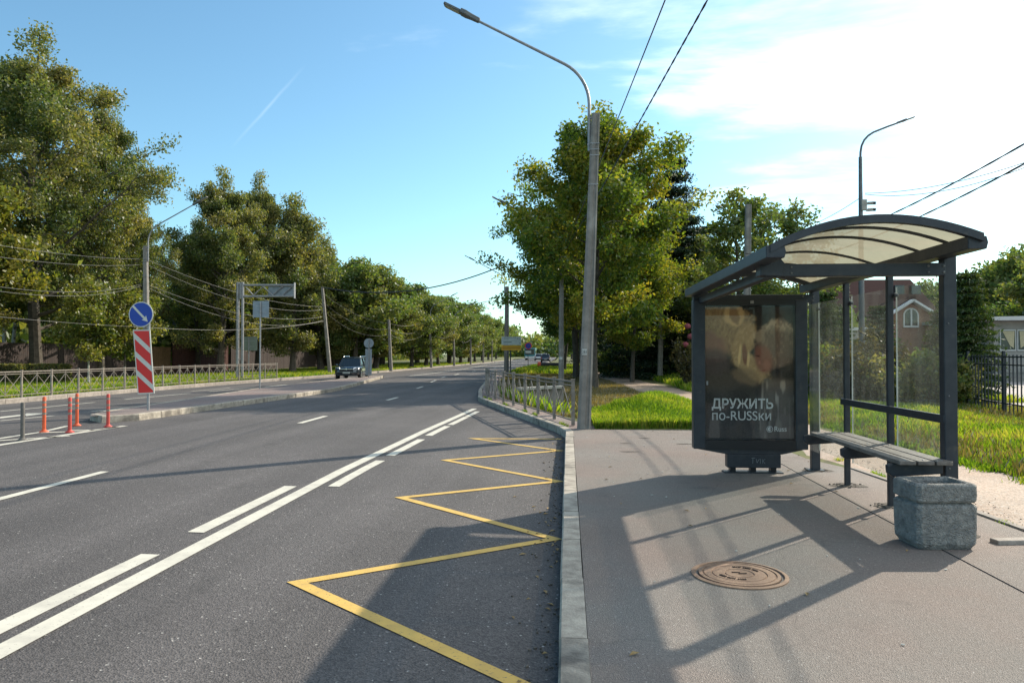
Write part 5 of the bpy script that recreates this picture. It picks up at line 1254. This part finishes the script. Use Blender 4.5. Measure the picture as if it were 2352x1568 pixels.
for dx_, z in ((.0, 2.55), (.12, 2.1), (-.1, 1.75)): mb.lathe([(.0, -.14), (.12, -.08), (.15, 0), (.10, .1), (0, .13)], (dx_, -.2, z), 8, closed=False)
M['flower'] = mat('red_flower', (.30, .05, .07), (.12, .05, .05), scale=20, rough=.9); mb.build('flower_head', 'flower', rd)
# tall weeds along the fence base on the right, and mass of far woods
far = MB(); rngf = np.random.default_rng(8); cents = []; ct = []
for k in range(420):
    px = rngf.uniform(1085, 1330); y = rngf.uniform(330, 560); b = gy(px, 812, y); hh = rngf.uniform(7, 15) * (1.15 if px < 1180 or px > 1290 else .72)
    for z in np.arange(.5, hh, 1.6): cents.append((b.x + rngf.normal(0, 2), y + rngf.normal(0, 3), z)); ct.append(rngf.random())
v, tt = leaf_cloud(np.array(cents), np.array(ct), 42000, 1.5, 1.0, rngf)
o = npmesh('far_woods', v, None, 4, 'leaf_g', tt); tag(o, 'distant wood closing the view at the end of the road', 'woods', kind='stuff')
cents = []; ct = []
for k in range(900):
    y = 30 + 190 * rngf.random() ** 1.2; x = -41 - rngf.random() * 9 + (y - 60) * .02; hh = rngf.uniform(4, 9)
    for z in np.arange(.4, hh, 1.3): cents.append((x + rngf.normal(0, 1), y + rngf.normal(0, 1), z)); ct.append(rngf.random())
v, tt = leaf_cloud(np.array(cents), np.array(ct), 60000, .8, .42, rngf)
o = npmesh('garden_thicket', v, None, 4, 'leaf_g', tt); tag(o, 'shady thicket of garden greenery behind the left row of trees', 'thicket', kind='stuff')
cents = []; ct = []
for k in range(500):
    y = 44 + 70 * rngf.random(); x = 6.5 + (y - 30) * .05 + rngf.random() * 9; hh = rngf.uniform(2.5, 5.5)
    for z in np.arange(.4, hh, 1.2): cents.append((x + rngf.normal(0, 1), y + rngf.normal(0, 1), z)); ct.append(rngf.random())
v, tt = leaf_cloud(np.array(cents), np.array(ct), 26000, .7, .34, rngf)
o = npmesh('garden_thicket', v, None, 4, 'leaf_g', tt); tag(o, 'dark undergrowth between the footpath and the gardens on the right', 'thicket', kind='stuff')
# roadside trees beyond the maples on the right
lbR = ['tree on the right verge just beyond the maple group', 'second tree on the right verge beyond the maples', 'third tree on the right verge, over the far cars', 'fourth tree on the right verge in the distance', 'last tree of the right verge near the vanishing road']
for k, (px, y, s) in enumerate(((1345, 78, 1.05), (1345, 95, 1.1), (1330, 120, 1.15), (1322, 155, 1.2), (1314, 210, 1.25))): place_copy(T4, rb(px, y), k * 1.7, lbR[k], (s * .95, s * .95, s))

# ================================================================== BACKGROUND FENCES, HOUSES
random.seed(17)
def plank_fence(name, label, xw, y0, y1, h, material, step=.16, group=None, tan=None):
    t = thing(name, label, 'fence', (xw, (y0 + y1) / 2, .1), group=group); mb = MB(); y = y0; 
    while y < y1: mb.box((xw + random.uniform(-.008, .008), y, .1 + h / 2 + random.uniform(-.015, .015)), (.025, step * .9, h)); y += step
    tag(mb.build('board', material, t, world=True), kind='stuff')
    for z in (.5, h - .25): MB().box((xw - .05, (y0 + y1) / 2, .1 + z), (.04, y1 - y0, .08)).build('rail', material, t, world=True)
    for q in np.arange(y0, y1 + .1, 3.0): MB().box((xw - .08, q, .1 + h / 2), (.1, .1, h + .05)).build('post', material, t, world=True)
    return t
plank_fence('plank_fence', 'dark board fence behind the birches and saplings at left', -30.5, 34, 50.5, 2.15, 'plank')
plank_fence('plank_fence', 'lighter tan stretch of board fence left of the striped panel', -30.4, 50.7, 54.6, 2.05, 'plank_tan', .24)
plank_fence('plank_fence', 'red brown board fence right of the striped panel', -30.2, 54.8, 64, 2.4, 'plank_red', .3)
plank_fence('plank_fence', 'dark far stretch of board fence added to darken the gaps between the trunks', -30.0, 64.2, 120, 2.5, 'plank', .35)  # added dark boards that keep the view between the trunks dark
# clipped hedges
def hedge(label, c, d, n, seed):
    t = thing('hedge', label, 'hedge', (c[0], c[1], .13)); rng = np.random.default_rng(seed)
    MB().box((0, 0, d[2] / 2 - .04), (d[0] - .12, d[1] - .12, d[2] - .1)).build('core', 'plank', t)
    face = rng.random((n, 3)) - .5; ax = rng.integers(0, 3, n); sg_ = np.where(rng.random(n) < .5, -.5, .5); face[np.arange(n), ax] = sg_; face[:, 2] = np.abs(face[:, 2] + .5) % 1.0001
    pts = face * np.array(d); v, tt = leaf_cloud(pts, rng.random(n), n, .03, .055, rng); npmesh('foliage', v, None, 4, 'leaf_l', tt, t)
for (x0, x1, y, lb, sd_) in ((-30, 48, 36.0, 'clipped low hedge at the left edge behind the railing', 1), (76, 150, 36.4, 'clipped low hedge right of the big trunk', 2)):
    a, b = gy(x0, 850, y), gy(x1, 850, y); hedge(lb, ((a.x + b.x) / 2, y), (b.x - a.x, .9, .95), 7000, sd_)
# house with a white chimney behind the left trees
hs = thing('house', 'grey roofed house with a white chimney showing above the blue sign', 'house', (gy(352, 720, 80).x, 82, .1))
hx = hs.location.x
MB().box((hx, 83, 2.4), (9, 6, 4.6)).build('wall', 'pav', hs, world=True); MB().prism([(-5, 4.7), (5, 4.7), (0, 6.6)], lambda a, b, t: (hx + a, t, b), 79.6, 86.4).build('roof', 'signback', hs, world=True)
c_ = gy(370, 702, 80); rfo = MB().box((c_.x, 80, c_.z - .6), (1.3, .8, 2.2)).build('chimney', 'winwhite', hs, world=True); MB().box((c_.x, 80, c_.z + .55), (1.6, 1.1, .22)).build('chimney_cap', 'winwhite', hs, world=True)
for k in range(3): MB().box((hx - 2.8 + 2.4 * k, 79.98, 2.4), (1.1, .08, 1.3)).build('window', 'dkglass', hs, world=True)
# brick house behind the shelter
yh = 47.0; gA = gy(2091, 691, yh); ww = gy(2150, 730, yh).x - gy(2040, 730, yh).x; zE = gy(2030, 728, yh).z; zG = gA.z
bh = thing('brick_house', 'brick house with white trimmed gable and arched window seen through the shelter glass', 'house', (gA.x, yh, .1))
hw_ = ww * .56
MB().prism([(gA.x - hw_, .1), (gA.x + hw_, .1), (gA.x + hw_, zE), (gA.x, zG - .12), (gA.x - hw_, zE)], lambda a, b, t: (a, t, b), yh, yh + 5).build('gable_wall', 'brick', bh, world=True)
for s_ in (-1, 1):
    MB().beam((gA.x + s_ * (hw_ + .35), yh - .25, zE - .22), (gA.x, yh - .25, zG + .02), .5, .13).build('white_verge_board', 'winwhite', bh, world=True)
    MB().beam((gA.x + s_ * (hw_ + .4), yh + 3, zE - .15), (gA.x, yh + 3, zG + .12), 6.0, .06).build('gable_roof', 'roofred', bh, world=True)
MB().box((gA.x - .2, yh + 8.2, 2.2), (6.6, 6.0, 4.2)).build('wall', 'brick', bh, world=True)
zr = gy(2100, 652, yh + 6).z; zl = zE + .1
mainr = MB().prism([(yh + 2.6, zl), (yh + 7.4, zr + .45), (yh + 7.6, zr + .3), (yh + 2.9, zl - .2)], lambda a, b, t: (t, a, b), gA.x - 3.7, gA.x + 3.3).build('roof', 'roofred', bh, world=True)
for px in (2062, 2100):
    p = gy(px, 666, yh + 5.2); sk = MB().box((p.x, p.y - .1, p.z), (.62, .4, .6)).build('skylight', 'dkglass', mainr, world=True)
# arched window
c1_, c2_ = gy(2074, 752, yh), gy(2109, 707, yh); wx = (c1_.x + c2_.x) / 2; wr = (c2_.x - c1_.x) / 2; zs = c2_.z - wr
arch = [(-wr, c1_.z), (wr, c1_.z)] + [(wr * math.cos(a), zs + wr * math.sin(a)) for a in np.linspace(0, PI, 12)]
wn_ = MB().prism(arch, lambda a, b, t: (wx + a, t, b), yh - .08, yh + .02).build('window', 'winwhite', bh, world=True)
k_ = .82; arch2 = [(-wr * k_, c1_.z + .12), (wr * k_, c1_.z + .12)] + [(wr * k_ * math.cos(a), zs + wr * k_ * math.sin(a)) for a in np.linspace(0, PI, 12)]
MB().prism(arch2, lambda a, b, t: (wx + a, t, b), yh - .09, yh - .081).build('pane', 'dkglass', wn_, world=True)
MB().box((wx, yh - .1, (c1_.z + zs + wr) / 2), (.10, .03, zs + wr - c1_.z - .1)).build('glazing_bar', 'winwhite', wn_, world=True)
# little cream hut
p_ = gy(1981, 760, 40); ht = thing('hut', 'small cream kiosk glimpsed behind the brown shrub', 'kiosk', (p_.x, 40, .1)); MB().box((p_.x, 41, 1.5), (1.6, 1.6, 2.8)).build('wall', 'conc_light', ht, world=True); MB().box((p_.x, 41, 2.95), (2.0, 2.0, .16)).build('roof', 'winwhite', ht, world=True)
# pavilion with curtained windows at the right edge
yv = 41.0; a_ = gy(2246, 738, yv); z1_ = gy(2300, 757, yv).z; z0_ = gy(2300, 838, yv).z
pv = thing('pavilion', 'low flat roofed pavilion with curtained windows at the right edge', 'pavilion', (a_.x + 6, yv, .1))
xL = a_.x + .8; xR = a_.x + 16
MB().box(((xL + xR) / 2, yv + 4, (.1 + a_.z) / 2), (xR - xL, 8, a_.z - .1)).build('wall', 'pav', pv, world=True)
MB().prism([(xL - .9, a_.z + .02), (xR, a_.z + .02), (xR, a_.z + .5), (xL - .9, a_.z + .20)], lambda a, b, t: (a, t, b), yv - .9, yv + 8.6).build('roof', 'pavroof', pv, world=True)
nW = 17; wW = (xR - xL - .4) / nW
for k in range(nW):
    xa = xL + .25 + k * wW; w = MB().box((xa + wW / 2, yv - .03, (z0_ + .75 + z1_) / 2), (wW * .92, .08, z1_ - z0_ - .75)).build('window', 'winwhite', pv, world=True)
    MB().box((xa + wW / 2, yv - .075, (z0_ + .75 + z1_) / 2), (wW * .82, .02, z1_ - z0_ - .87)).build('pane', 'dkglass', w, world=True)
    zt_ = z1_ - .08; zb_ = zt_ - (z1_ - z0_) * .42; m2_ = MB(); x0_ = xa + wW * .1; s_ = 1 if k % 2 else -1
    m2_.add([(xa + wW * (.5 - .36 * s_), yv - .10, zt_), (xa + wW * (.5 + .34 * s_), yv - .10, zt_), (xa + wW * (.5 - .10 * s_), yv - .10, zb_), (xa + wW * (.5 - .30 * s_), yv - .10, zb_ - .1)], [(0, 1, 2, 3)])
    m2_.build('curtain', 'curtain', w, world=True)
    MB().box((xa + wW / 2, yv - .04, (z0_ + .1 + .75) / 2 + .1), (wW * .9, .06, .8)).build('lower_panel', 'pav', pv, world=True)
MB().box(((xL + xR) / 2, yv - .3, .32), (xR - xL, .7, .3)).build('plinth', 'conc', pv, world=True)
# iron fence
fA = gz(2400, 965, .15); fdir = (gz(2213, 929, .15) - fA).normalized(); fA = fA - fdir * 3
fe = thing('iron_fence', 'black iron bar fence along the paved forecourt behind the shelter', 'fence', tuple(fA)); Lf_ = 24; nb = int(Lf_ / .235)
for k in range(nb):
    p = fA + fdir * (k * .235); q_ = MB().beam((p.x, p.y, .13), (p.x, p.y, 1.62), .024, .024).build('bar', 'frame', fe, world=True) if k < 290 else None
for z in (.24, 1.22, 1.42): MB().beam(fA + Vector((0, 0, z)), fA + fdir * Lf_ + Vector((0, 0, z)), .035, .035).build('rail', 'frame', fe, world=True)
for k in range(0, nb + 1, 11): p = fA + fdir * (k * .235 + .12); MB().box((p.x, p.y, .9), (.06, .06, 1.65)).build('post', 'frame', fe, world=True)
# culvert headwall and buried pipe in the ditch
p = gz(1240, 868, .15); hwl = thing('culvert_headwall', 'pale concrete culvert slab in the ditch behind the slanting railing', 'culvert', (p.x, 23.5, .1))
a_, b_ = gy(1190, 893, 24.0), gy(1290, 888, 25.0); MB().beam(tuple(a_), tuple(b_), .3, .09).build('slab', 'conc_light', hwl, world=True, bevel=.01); MB().beam((a_.x, a_.y + .12, a_.z - .3), (b_.x, b_.y + .12, b_.z - .3), .16, .5).build('wall', 'conc', hwl, world=True)
p = gz(1262, 845, .15); rp = thing('drain_pipe', 'dark pipe end with an orange red mouth lying in the bright grass', 'pipe', tuple(p)); MB().tube([(p.x - .9, p.y, .45), (p.x + 1.6, p.y + .3, .40)], .30, 14).build('pipe', 'blackplast', rp, world=True, smooth=True); MB().tube([(p.x - 1.25, p.y - .02, .46), (p.x - .9, p.y, .45)], .36, 14).build('mouth', 'orange', rp, world=True, smooth=True)

# ================================================================== VEHICLES
def make_car(name, label, paint, kind='suv', plate=True, front='y'):
    """car pointing towards -Y, wheels on z=0, length 4.3"""
    t = thing(name, label, 'car', (0, 0, 0))
    Lh = 2.15; wd = .91; zb = .30; zs = .98 if kind == 'suv' else .86; zr_ = 1.62 if kind == 'suv' else 1.42
    # lower body as loft along Y: (y, half width, z bottom, z top)
    st = [(-Lh, .66, .42, .70), (-Lh + .07, .78, .34, .80), (-Lh + .25, .87, .30, .92), (-1.2, wd, .28, zs - .01), (-.6, wd, .27, zs + .04), (.6, wd, .27, zs + .05), (1.5, wd, .28, zs + .03), (Lh - .2, .88, .32, zs), (Lh - .03, .80, .40, .86), (Lh, .70, .45, .70)]
    mb = MB(); k = 10
    for (y, w, z0, z1) in st:
        for x, z in ((-w * .8, z0), (w * .8, z0), (w, z0 + .12), (w * 1.01, (z0 + z1) / 2), (w * .97, z1 - .08), (w * .86, z1), (-w * .86, z1), (-w * .97, z1 - .08), (-w * 1.01, (z0 + z1) / 2), (-w, z0 + .12)): mb.v.append((x, y, z))
    for i in range(len(st) - 1):
        for j in range(k): mb.f.append((i * k + j, i * k + (j + 1) % k, (i + 1) * k + (j + 1) % k, (i + 1) * k + j))
    mb.f.append(tuple(range(k))); mb.f.append(tuple((len(st) - 1) * k + j for j in range(k)))
    body = mb.build('body', paint, t, smooth=True)
    # cabin: glasshouse then roof
    yb0, yb1, yt0, yt1 = -1.02, 1.98, -.42, 1.62
    if kind != 'suv': yt1 = 1.25
    MB().add([(-.78, yb0, zs), (.78, yb0, zs), (.80, yb1, zs), (-.80, yb1, zs), (-.62, yt0, zr_ - .07), (.62, yt0, zr_ - .07), (.64, yt1, zr_ - .07), (-.64, yt1, zr_ - .07)], [(0, 1, 2, 3), (4, 5, 6, 7), (0, 1, 5, 4), (1, 2, 6, 5), (2, 3, 7, 6), (3, 0, 4, 7)]).build('cabin_glass', 'dkglass', t, bevel=.03)
    mb = MB()
    for s in (-1, 1):
        mb.beam((s * .79, yb0, zs), (s * .63, yt0, zr_ - .06), .07, .06); mb.beam((s * .80, yb1, zs), (s * .65, yt1, zr_ - .06), .12, .1); mb.beam((s * .80, .25, zs), (s * .64, .2, zr_ - .06), .04, .1); mb.beam((s * .81, 1.15, zs), (s * .65, 1.05, zr_ - .06), .04, .12)
    mb.build('pillar', paint, t)
    MB().box((0, (yt0 + yt1) / 2, zr_ - .03), (1.30, yt1 - yt0 + .06, .09)).build('roof', paint, t, bevel=.035, smooth=True)
    if kind == 'suv':
        for s in (-1, 1): MB().tube([(s * .60, yt0 + .05, zr_ + .01), (s * .60, yt0 + .15, zr_ + .075), (s * .60, yt1 - .15, zr_ + .075), (s * .60, yt1 - .05, zr_ + .01)], .022, 6).build('roof_rail', 'chrome', t)
    for s in (-1, 1):
        for y in (-1.33, 1.32):
            w = MB().lathe([(.0, -.11), (.26, -.11), (.335, -.09), (.345, 0), (.335, .09), (.26, .11), (0, .11)], (s * .80, y, .345), 20, ax='x', closed=False).build('wheel', 'tyre', t, smooth=True)
            MB().lathe([(.0, s * .118), (.20, s * .125), (.22, s * .112)], (s * .80, y, .345), 10, ax='x', closed=False).build('rim', 'rim', w)
            MB().lathe([(.35, s * .125), (.41, s * .13), (.42, s * .10)], (s * .80, y, .36), 18, ax='x', closed=False).build('wheel_arch', 'blackplast', t)
        hl = MB().add([(s * .46, -2.13, .76), (s * .80, -1.98, .76), (s * .84, -1.86, .92), (s * .50, -2.02, .90), (s * .46, -2.0, .76), (s * .80, -1.8, .76), (s * .80, -1.75, .9), (s * .5, -1.9, .9)], [(0, 1, 2, 3), (4, 5, 6, 7), (0, 1, 5, 4), (1, 2, 6, 5), (2, 3, 7, 6), (3, 0, 4, 7)]).build('headlight', 'headlamp', t, bevel=.015)
        MB().box((s * .78, 2.10, .86), (.16, .10, .30)).build('tail_light', 'tail', t, bevel=.01)
        MB().box((s * 1.0, -.78, 1.06), (.20, .09, .15)).build('mirror', paint, t, bevel=.03)
    MB().prism([(-.5, .60), (.5, .60), (.46, .80), (-.46, .80)], lambda a, b, q: (a, q, b), -2.165, -2.10).build('grille', 'blackplast', t); MB().box((0, -2.175, .79), (.86, .02, .035)).build('grille_bar', 'chrome', t)
    MB().add([(0, -2.19, .72), (.07, -2.185, .80), (0, -2.19, .88), (-.07, -2.185, .80), (0, -2.17, .72), (.07, -2.17, .80), (0, -2.17, .88), (-.07, -2.17, .80)], [(0, 1, 2, 3), (0, 1, 5, 4), (1, 2, 6, 5), (2, 3, 7, 6), (3, 0, 4, 7)]).build('emblem', 'chrome', t)
    MB().prism([(-.72, .30), (.72, .30), (.80, .50), (-.80, .50)], lambda a, b, q: (a, q, b), -2.14, -2.0).build('front_bumper', 'blackplast', t, bevel=.03)
    MB().box((0, 2.14, .50), (1.5, .12, .26)).build('rear_bumper', 'blackplast', t, bevel=.03)
    pl_ = MB().box((0, -2.175, .53), (.50, .015, .11)).build('number_plate', 'signwhite', t); mb = MB()
    for q in range(8): mb.box((-.19 + q * .052, -2.184, .53), (.03, .003, .06))
    mb.build('plate_print', 'ink', pl_)
    MB().box((0, 2.205, .62), (.50, .015, .11)).build('number_plate', 'signwhite', t)
    for x in (-.3, .3): MB().beam((x - .3, -.98, zs + .05), (x + .12, -.80, zs + .16), .015, .012).build('wiper', 'blackplast', t)
    return t
suv = make_car('parked_car', 'black off road car with lit headlamps coming towards us on the left carriageway', 'darkcar'); suv.name = 'car'
p = at(795, 869, 0); q2 = gy(783, 869, p.y); 
p = at(795, 872.5, 0)
suv.location = (at(803, 871, 0).x + .1, p.y + 1.6, H(at(812, 869, 0).x, p.y)); suv.rotation_euler = (0, 0, math.radians(4)); suv.scale = (.86, .86, .86)
def car_copy(src, px, py, label, rz, sc, paint=None):
    c = copy_tree(src); b = gz(px, py, .02); c.location = tuple(b); c.rotation_euler = (0, 0, rz); c.scale = (sc,) * 3; c['label'] = label; c['group'] = 'cars far down the road'
    if paint:
        for ch in c.children:
            if ch.name.split('.')[0] in ('body', 'pillar', 'roof', 'mirror'):
                ch.data = ch.data.copy(); ch.data.materials[0] = M[paint]
    return c
car_copy(suv, 1237.5, 828.5, 'white car driving away ahead of the dark one', PI + .02, 1.0, 'whitecar')
car_copy(suv, 1253.5, 832, 'dark blue grey car on the right side of the far road', PI, .95, 'greycar')
car_copy(suv, 1251, 821.5, 'white car just above the dark blue grey one, farther away', 0, 1.05, 'whitecar')
for k, px in enumerate((1258, 1263.5, 1269)): car_copy(suv, px, 818.6, ['leftmost', 'middle', 'rightmost'][k] + ' of the three tiny cars near the end of the road', 0, 1.05, 'whitecar' if k != 1 else 'greycar')
bp_ = gz(1217, 827, .02); bus = thing('bus', 'teal bus far down the road under the no stopping sign', 'bus', tuple(bp_))
MB().box((bp_.x, bp_.y + 5, 1.75), (2.7, 10, 2.7)).build('body', 'teal', bus, world=True, bevel=.12); MB().box((bp_.x, bp_.y - .02, 2.1), (2.3, .06, 1.3)).build('windscreen', 'dkglass', bus, world=True)
MB().box((bp_.x + 1.36, bp_.y + 5, 2.1), (.05, 8.6, .9)).build('side_window', 'dkglass', bus, world=True); MB().box((bp_.x, bp_.y - .04, .75), (2.4, .08, .4)).build('bumper', 'whitecar', bus, world=True)
for s in (-1, 1):
    for y in (2.2, 7.6): MB().lathe([(0, -.15), (.48, -.15), (.48, .15), (0, .15)], (bp_.x + s * 1.15, bp_.y + y, .48), 14, ax='x', closed=False).build('wheel', 'tyre', bus, world=True)
    MB().box((bp_.x + s * .95, bp_.y - .05, .9), (.3, .05, .2)).build('headlight', 'headlamp', bus, world=True)

# ================================================================== GRASS BLADES
def blades(name, label, n, sampler, hgt, width, material, seed, zf=hz, lean=.5, dens_h=None):
    rng = np.random.default_rng(seed); P_ = sampler(rng, n); n = len(P_)
    z = np.array([zf(x, y) for x, y in P_]); hh = hgt * rng.uniform(.45, 1.25, n)
    if dens_h is not None: hh = hh * np.array([dens_h(x, y) for x, y in P_])
    a = rng.uniform(0, 2 * PI, n); w = width * rng.uniform(.6, 1.4, n); la = rng.uniform(0, 2 * PI, n); ll_ = hh * rng.uniform(.1, 1, n) * lean
    base = np.stack([P_[:, 0], P_[:, 1], z - .01], 1); d = np.stack([np.cos(a) * w, np.sin(a) * w, np.zeros(n)], 1); off = np.stack([np.cos(la) * ll_, np.sin(la) * ll_, hh], 1)
    midp = base + off * np.array([.35, .35, .62])
    v = np.stack([base - d, base + d, midp + d * .7, base + off], 1); v[:, 3] = base + off; v4 = np.stack([base - d, base + d, midp + d * .8, base + off], 1)
    clump = .5 + .28 * np.sin(P_[:, 0] * 1.7 + np.sin(P_[:, 1] * 1.1) * 2) * np.cos(P_[:, 1] * 1.3 + P_[:, 0] * .4)
    t = np.clip(clump + rng.uniform(-.35, .35, n), 0, 1)
    o = npmesh(name, v4.reshape(-1, 3), None, 4, material, t); return tag(o, label, 'grass', kind='stuff')
def on_path(x, y):
    xs__ = np.array([q[0] for q in PT]); c = np.interp(y, xs__, [q[1] for q in PT]); w = np.interp(y, xs__, [q[2] for q in PT]); return np.abs(x - c) < w + .03 * np.sin(y * 9)
KRa = np.array(KR); krn = lambda y: np.interp(y, KRa[:, 0], KRa[:, 1])
def s_mound(rng, n):
    y = 14.95 + (rng.random(n) ** 1.3) * 10; x = rng.uniform(.55, 3.7, n); b = gy(1342, 900, 1); k = (~on_path(x, y)) & (x > .5 - .25 * (y - 15) * 0) & (((x - 2.2) / 1.9) ** 2 + ((y - 17.6) / 4.4) ** 2 < 1.15 + .2 * np.sin(x * 5)); return np.stack([x[k], y[k]], 1)
blades('grass', 'bright green mound of tall grass right of the big lamp post', 130000, s_mound, .19, .0085, 'grass', 1)
def s_right(rng, n):
    y = 4 + 19.0 * rng.random(n); x = 5.45 + rng.random(n) ** 1.15 * 7.0; k = ~on_path(x - .12 * np.sin(y * 3), y); return np.stack([x[k], y[k]], 1)
blades('grass', 'lush grass between the gravel path and the iron fence', 130000, s_right, .17, .010, 'grass', 2, dens_h=lambda x, y: .35 + .65 * min(1, max(0, (x - 5.5) / 1.0)) * (1 - .6 * min(1, max(0, (x - 9) / 1.5))) + .3 * math.sin(x * 1.3) * math.sin(y * .9))
blades('dry_grass', 'straw coloured dry blades mixed into the grass behind the shelter', 26000, s_right, .16, .010, 'drygrass', 12)
def s_fringe(rng, n):
    y = 4 + 18 * rng.random(n); x = 5.42 + rng.normal(0, .10, n); k = np.sin(y * 3.1) + np.sin(y * 7.7) + np.sin(y * 1.3) > -.3; return np.stack([x[k], y[k]], 1)
blades('grass', 'ragged low grass fringe along the edge of the gravel path', 9000, s_fringe, .09, .008, 'grass', 13)
def s_crack(rng, n):
    y = 5 + 6 * rng.random(n); x = 3.86 + rng.normal(0, .03, n); k = np.sin(y * 4.1) + np.sin(y * 9.3) > .6; return np.stack([x[k], y[k]], 1)
blades('weeds', 'low weeds along the back edge of the pavement behind the shelter', 2500, s_crack, .06, .005, 'grass', 14)
def s_bank(rng, n):
    y = 23 + 27 * rng.random(n); x = 4.9 + rng.random(n) * 9; k = ~on_path(x, y); return np.stack([x[k], y[k]], 1)
blades('grass', 'sunlit grass bank beyond the path left of the poster display', 50000, s_bank, .30, .02, 'grass', 3)
def s_edge(rng, n):
    y = 16 + 44 * rng.random(n) ** 1.3; x = krn(y) + .9 + rng.random(n) * 5.8; k = (~on_path(x, y)); return np.stack([x[k], y[k]], 1)
blades('dry_grass', 'dry brownish grass in the ditch and round the maple trunks', 60000, s_edge, .13, .012, 'drygrass', 4)
def s_ditch(rng, n):
    y = 18.5 + 9 * rng.random(n); x = krn(y) + .95 + rng.random(n) * 1.4; k = np.sin(y * 1.9) > -.2; return np.stack([x[k], y[k]], 1)
blades('weeds', 'tall green weeds growing in the ditch behind the slanting railing', 3200, s_ditch, .45, .012, 'grass', 5, lean=.8)
def s_fargr(rng, n):
    y = 54 + 40 * rng.random(n); x = krn(y) + .8 + rng.random(n) * 6; return np.stack([x, y], 1)
blades('grass', 'bright grass strip in front of the far cars on the right verge', 18000, s_fargr, .30, .04, 'grass', 6)
KLa = np.array(KL); kln = lambda y: np.interp(y, KLa[:, 0], KLa[:, 1])
def s_left(rng, n):
    y = 22 + 100 * rng.random(n) ** 1.6; x = kln(y) - .9 - rng.random(n) ** 1.2 * 10; k = ~((x < -22.5) & (y < 31)); return np.stack([x[k], y[k]], 1)
blades('grass', 'sunlit grass under the trees behind the left railing', 90000, s_left, .16, .022, 'grass', 7, zf=lambda x, y: .12)
def s_tall(rng, n):
    y = 23.5 + 9 * rng.random(n); x = 9.6 + rng.random(n) * 2.8 - 0; k = np.sin(x * 3 + y * 2) > -.5; return np.stack([x[k], y[k]], 1)
blades('weeds', 'tall tufted weeds along the foot of the iron fence', 14000, s_tall, .55, .013, 'grass', 8, lean=.9)
# weeds in the kerb joint under the railing
def s_joint(rng, n):
    t = rng.random(n); y = 15.2 + t * 10.5; x = krn(y) + .19 + rng.normal(0, .025, n); k = np.sin(y * 2.1) + np.sin(y * 5.3) > .7; return np.stack([x[k], y[k]], 1)
blades('weeds', 'small weeds sprouting along the joint behind the kerb', 1500, s_joint, .07, .006, 'grass', 9, zf=lambda x, y: .15 + H(KRf(y), y))
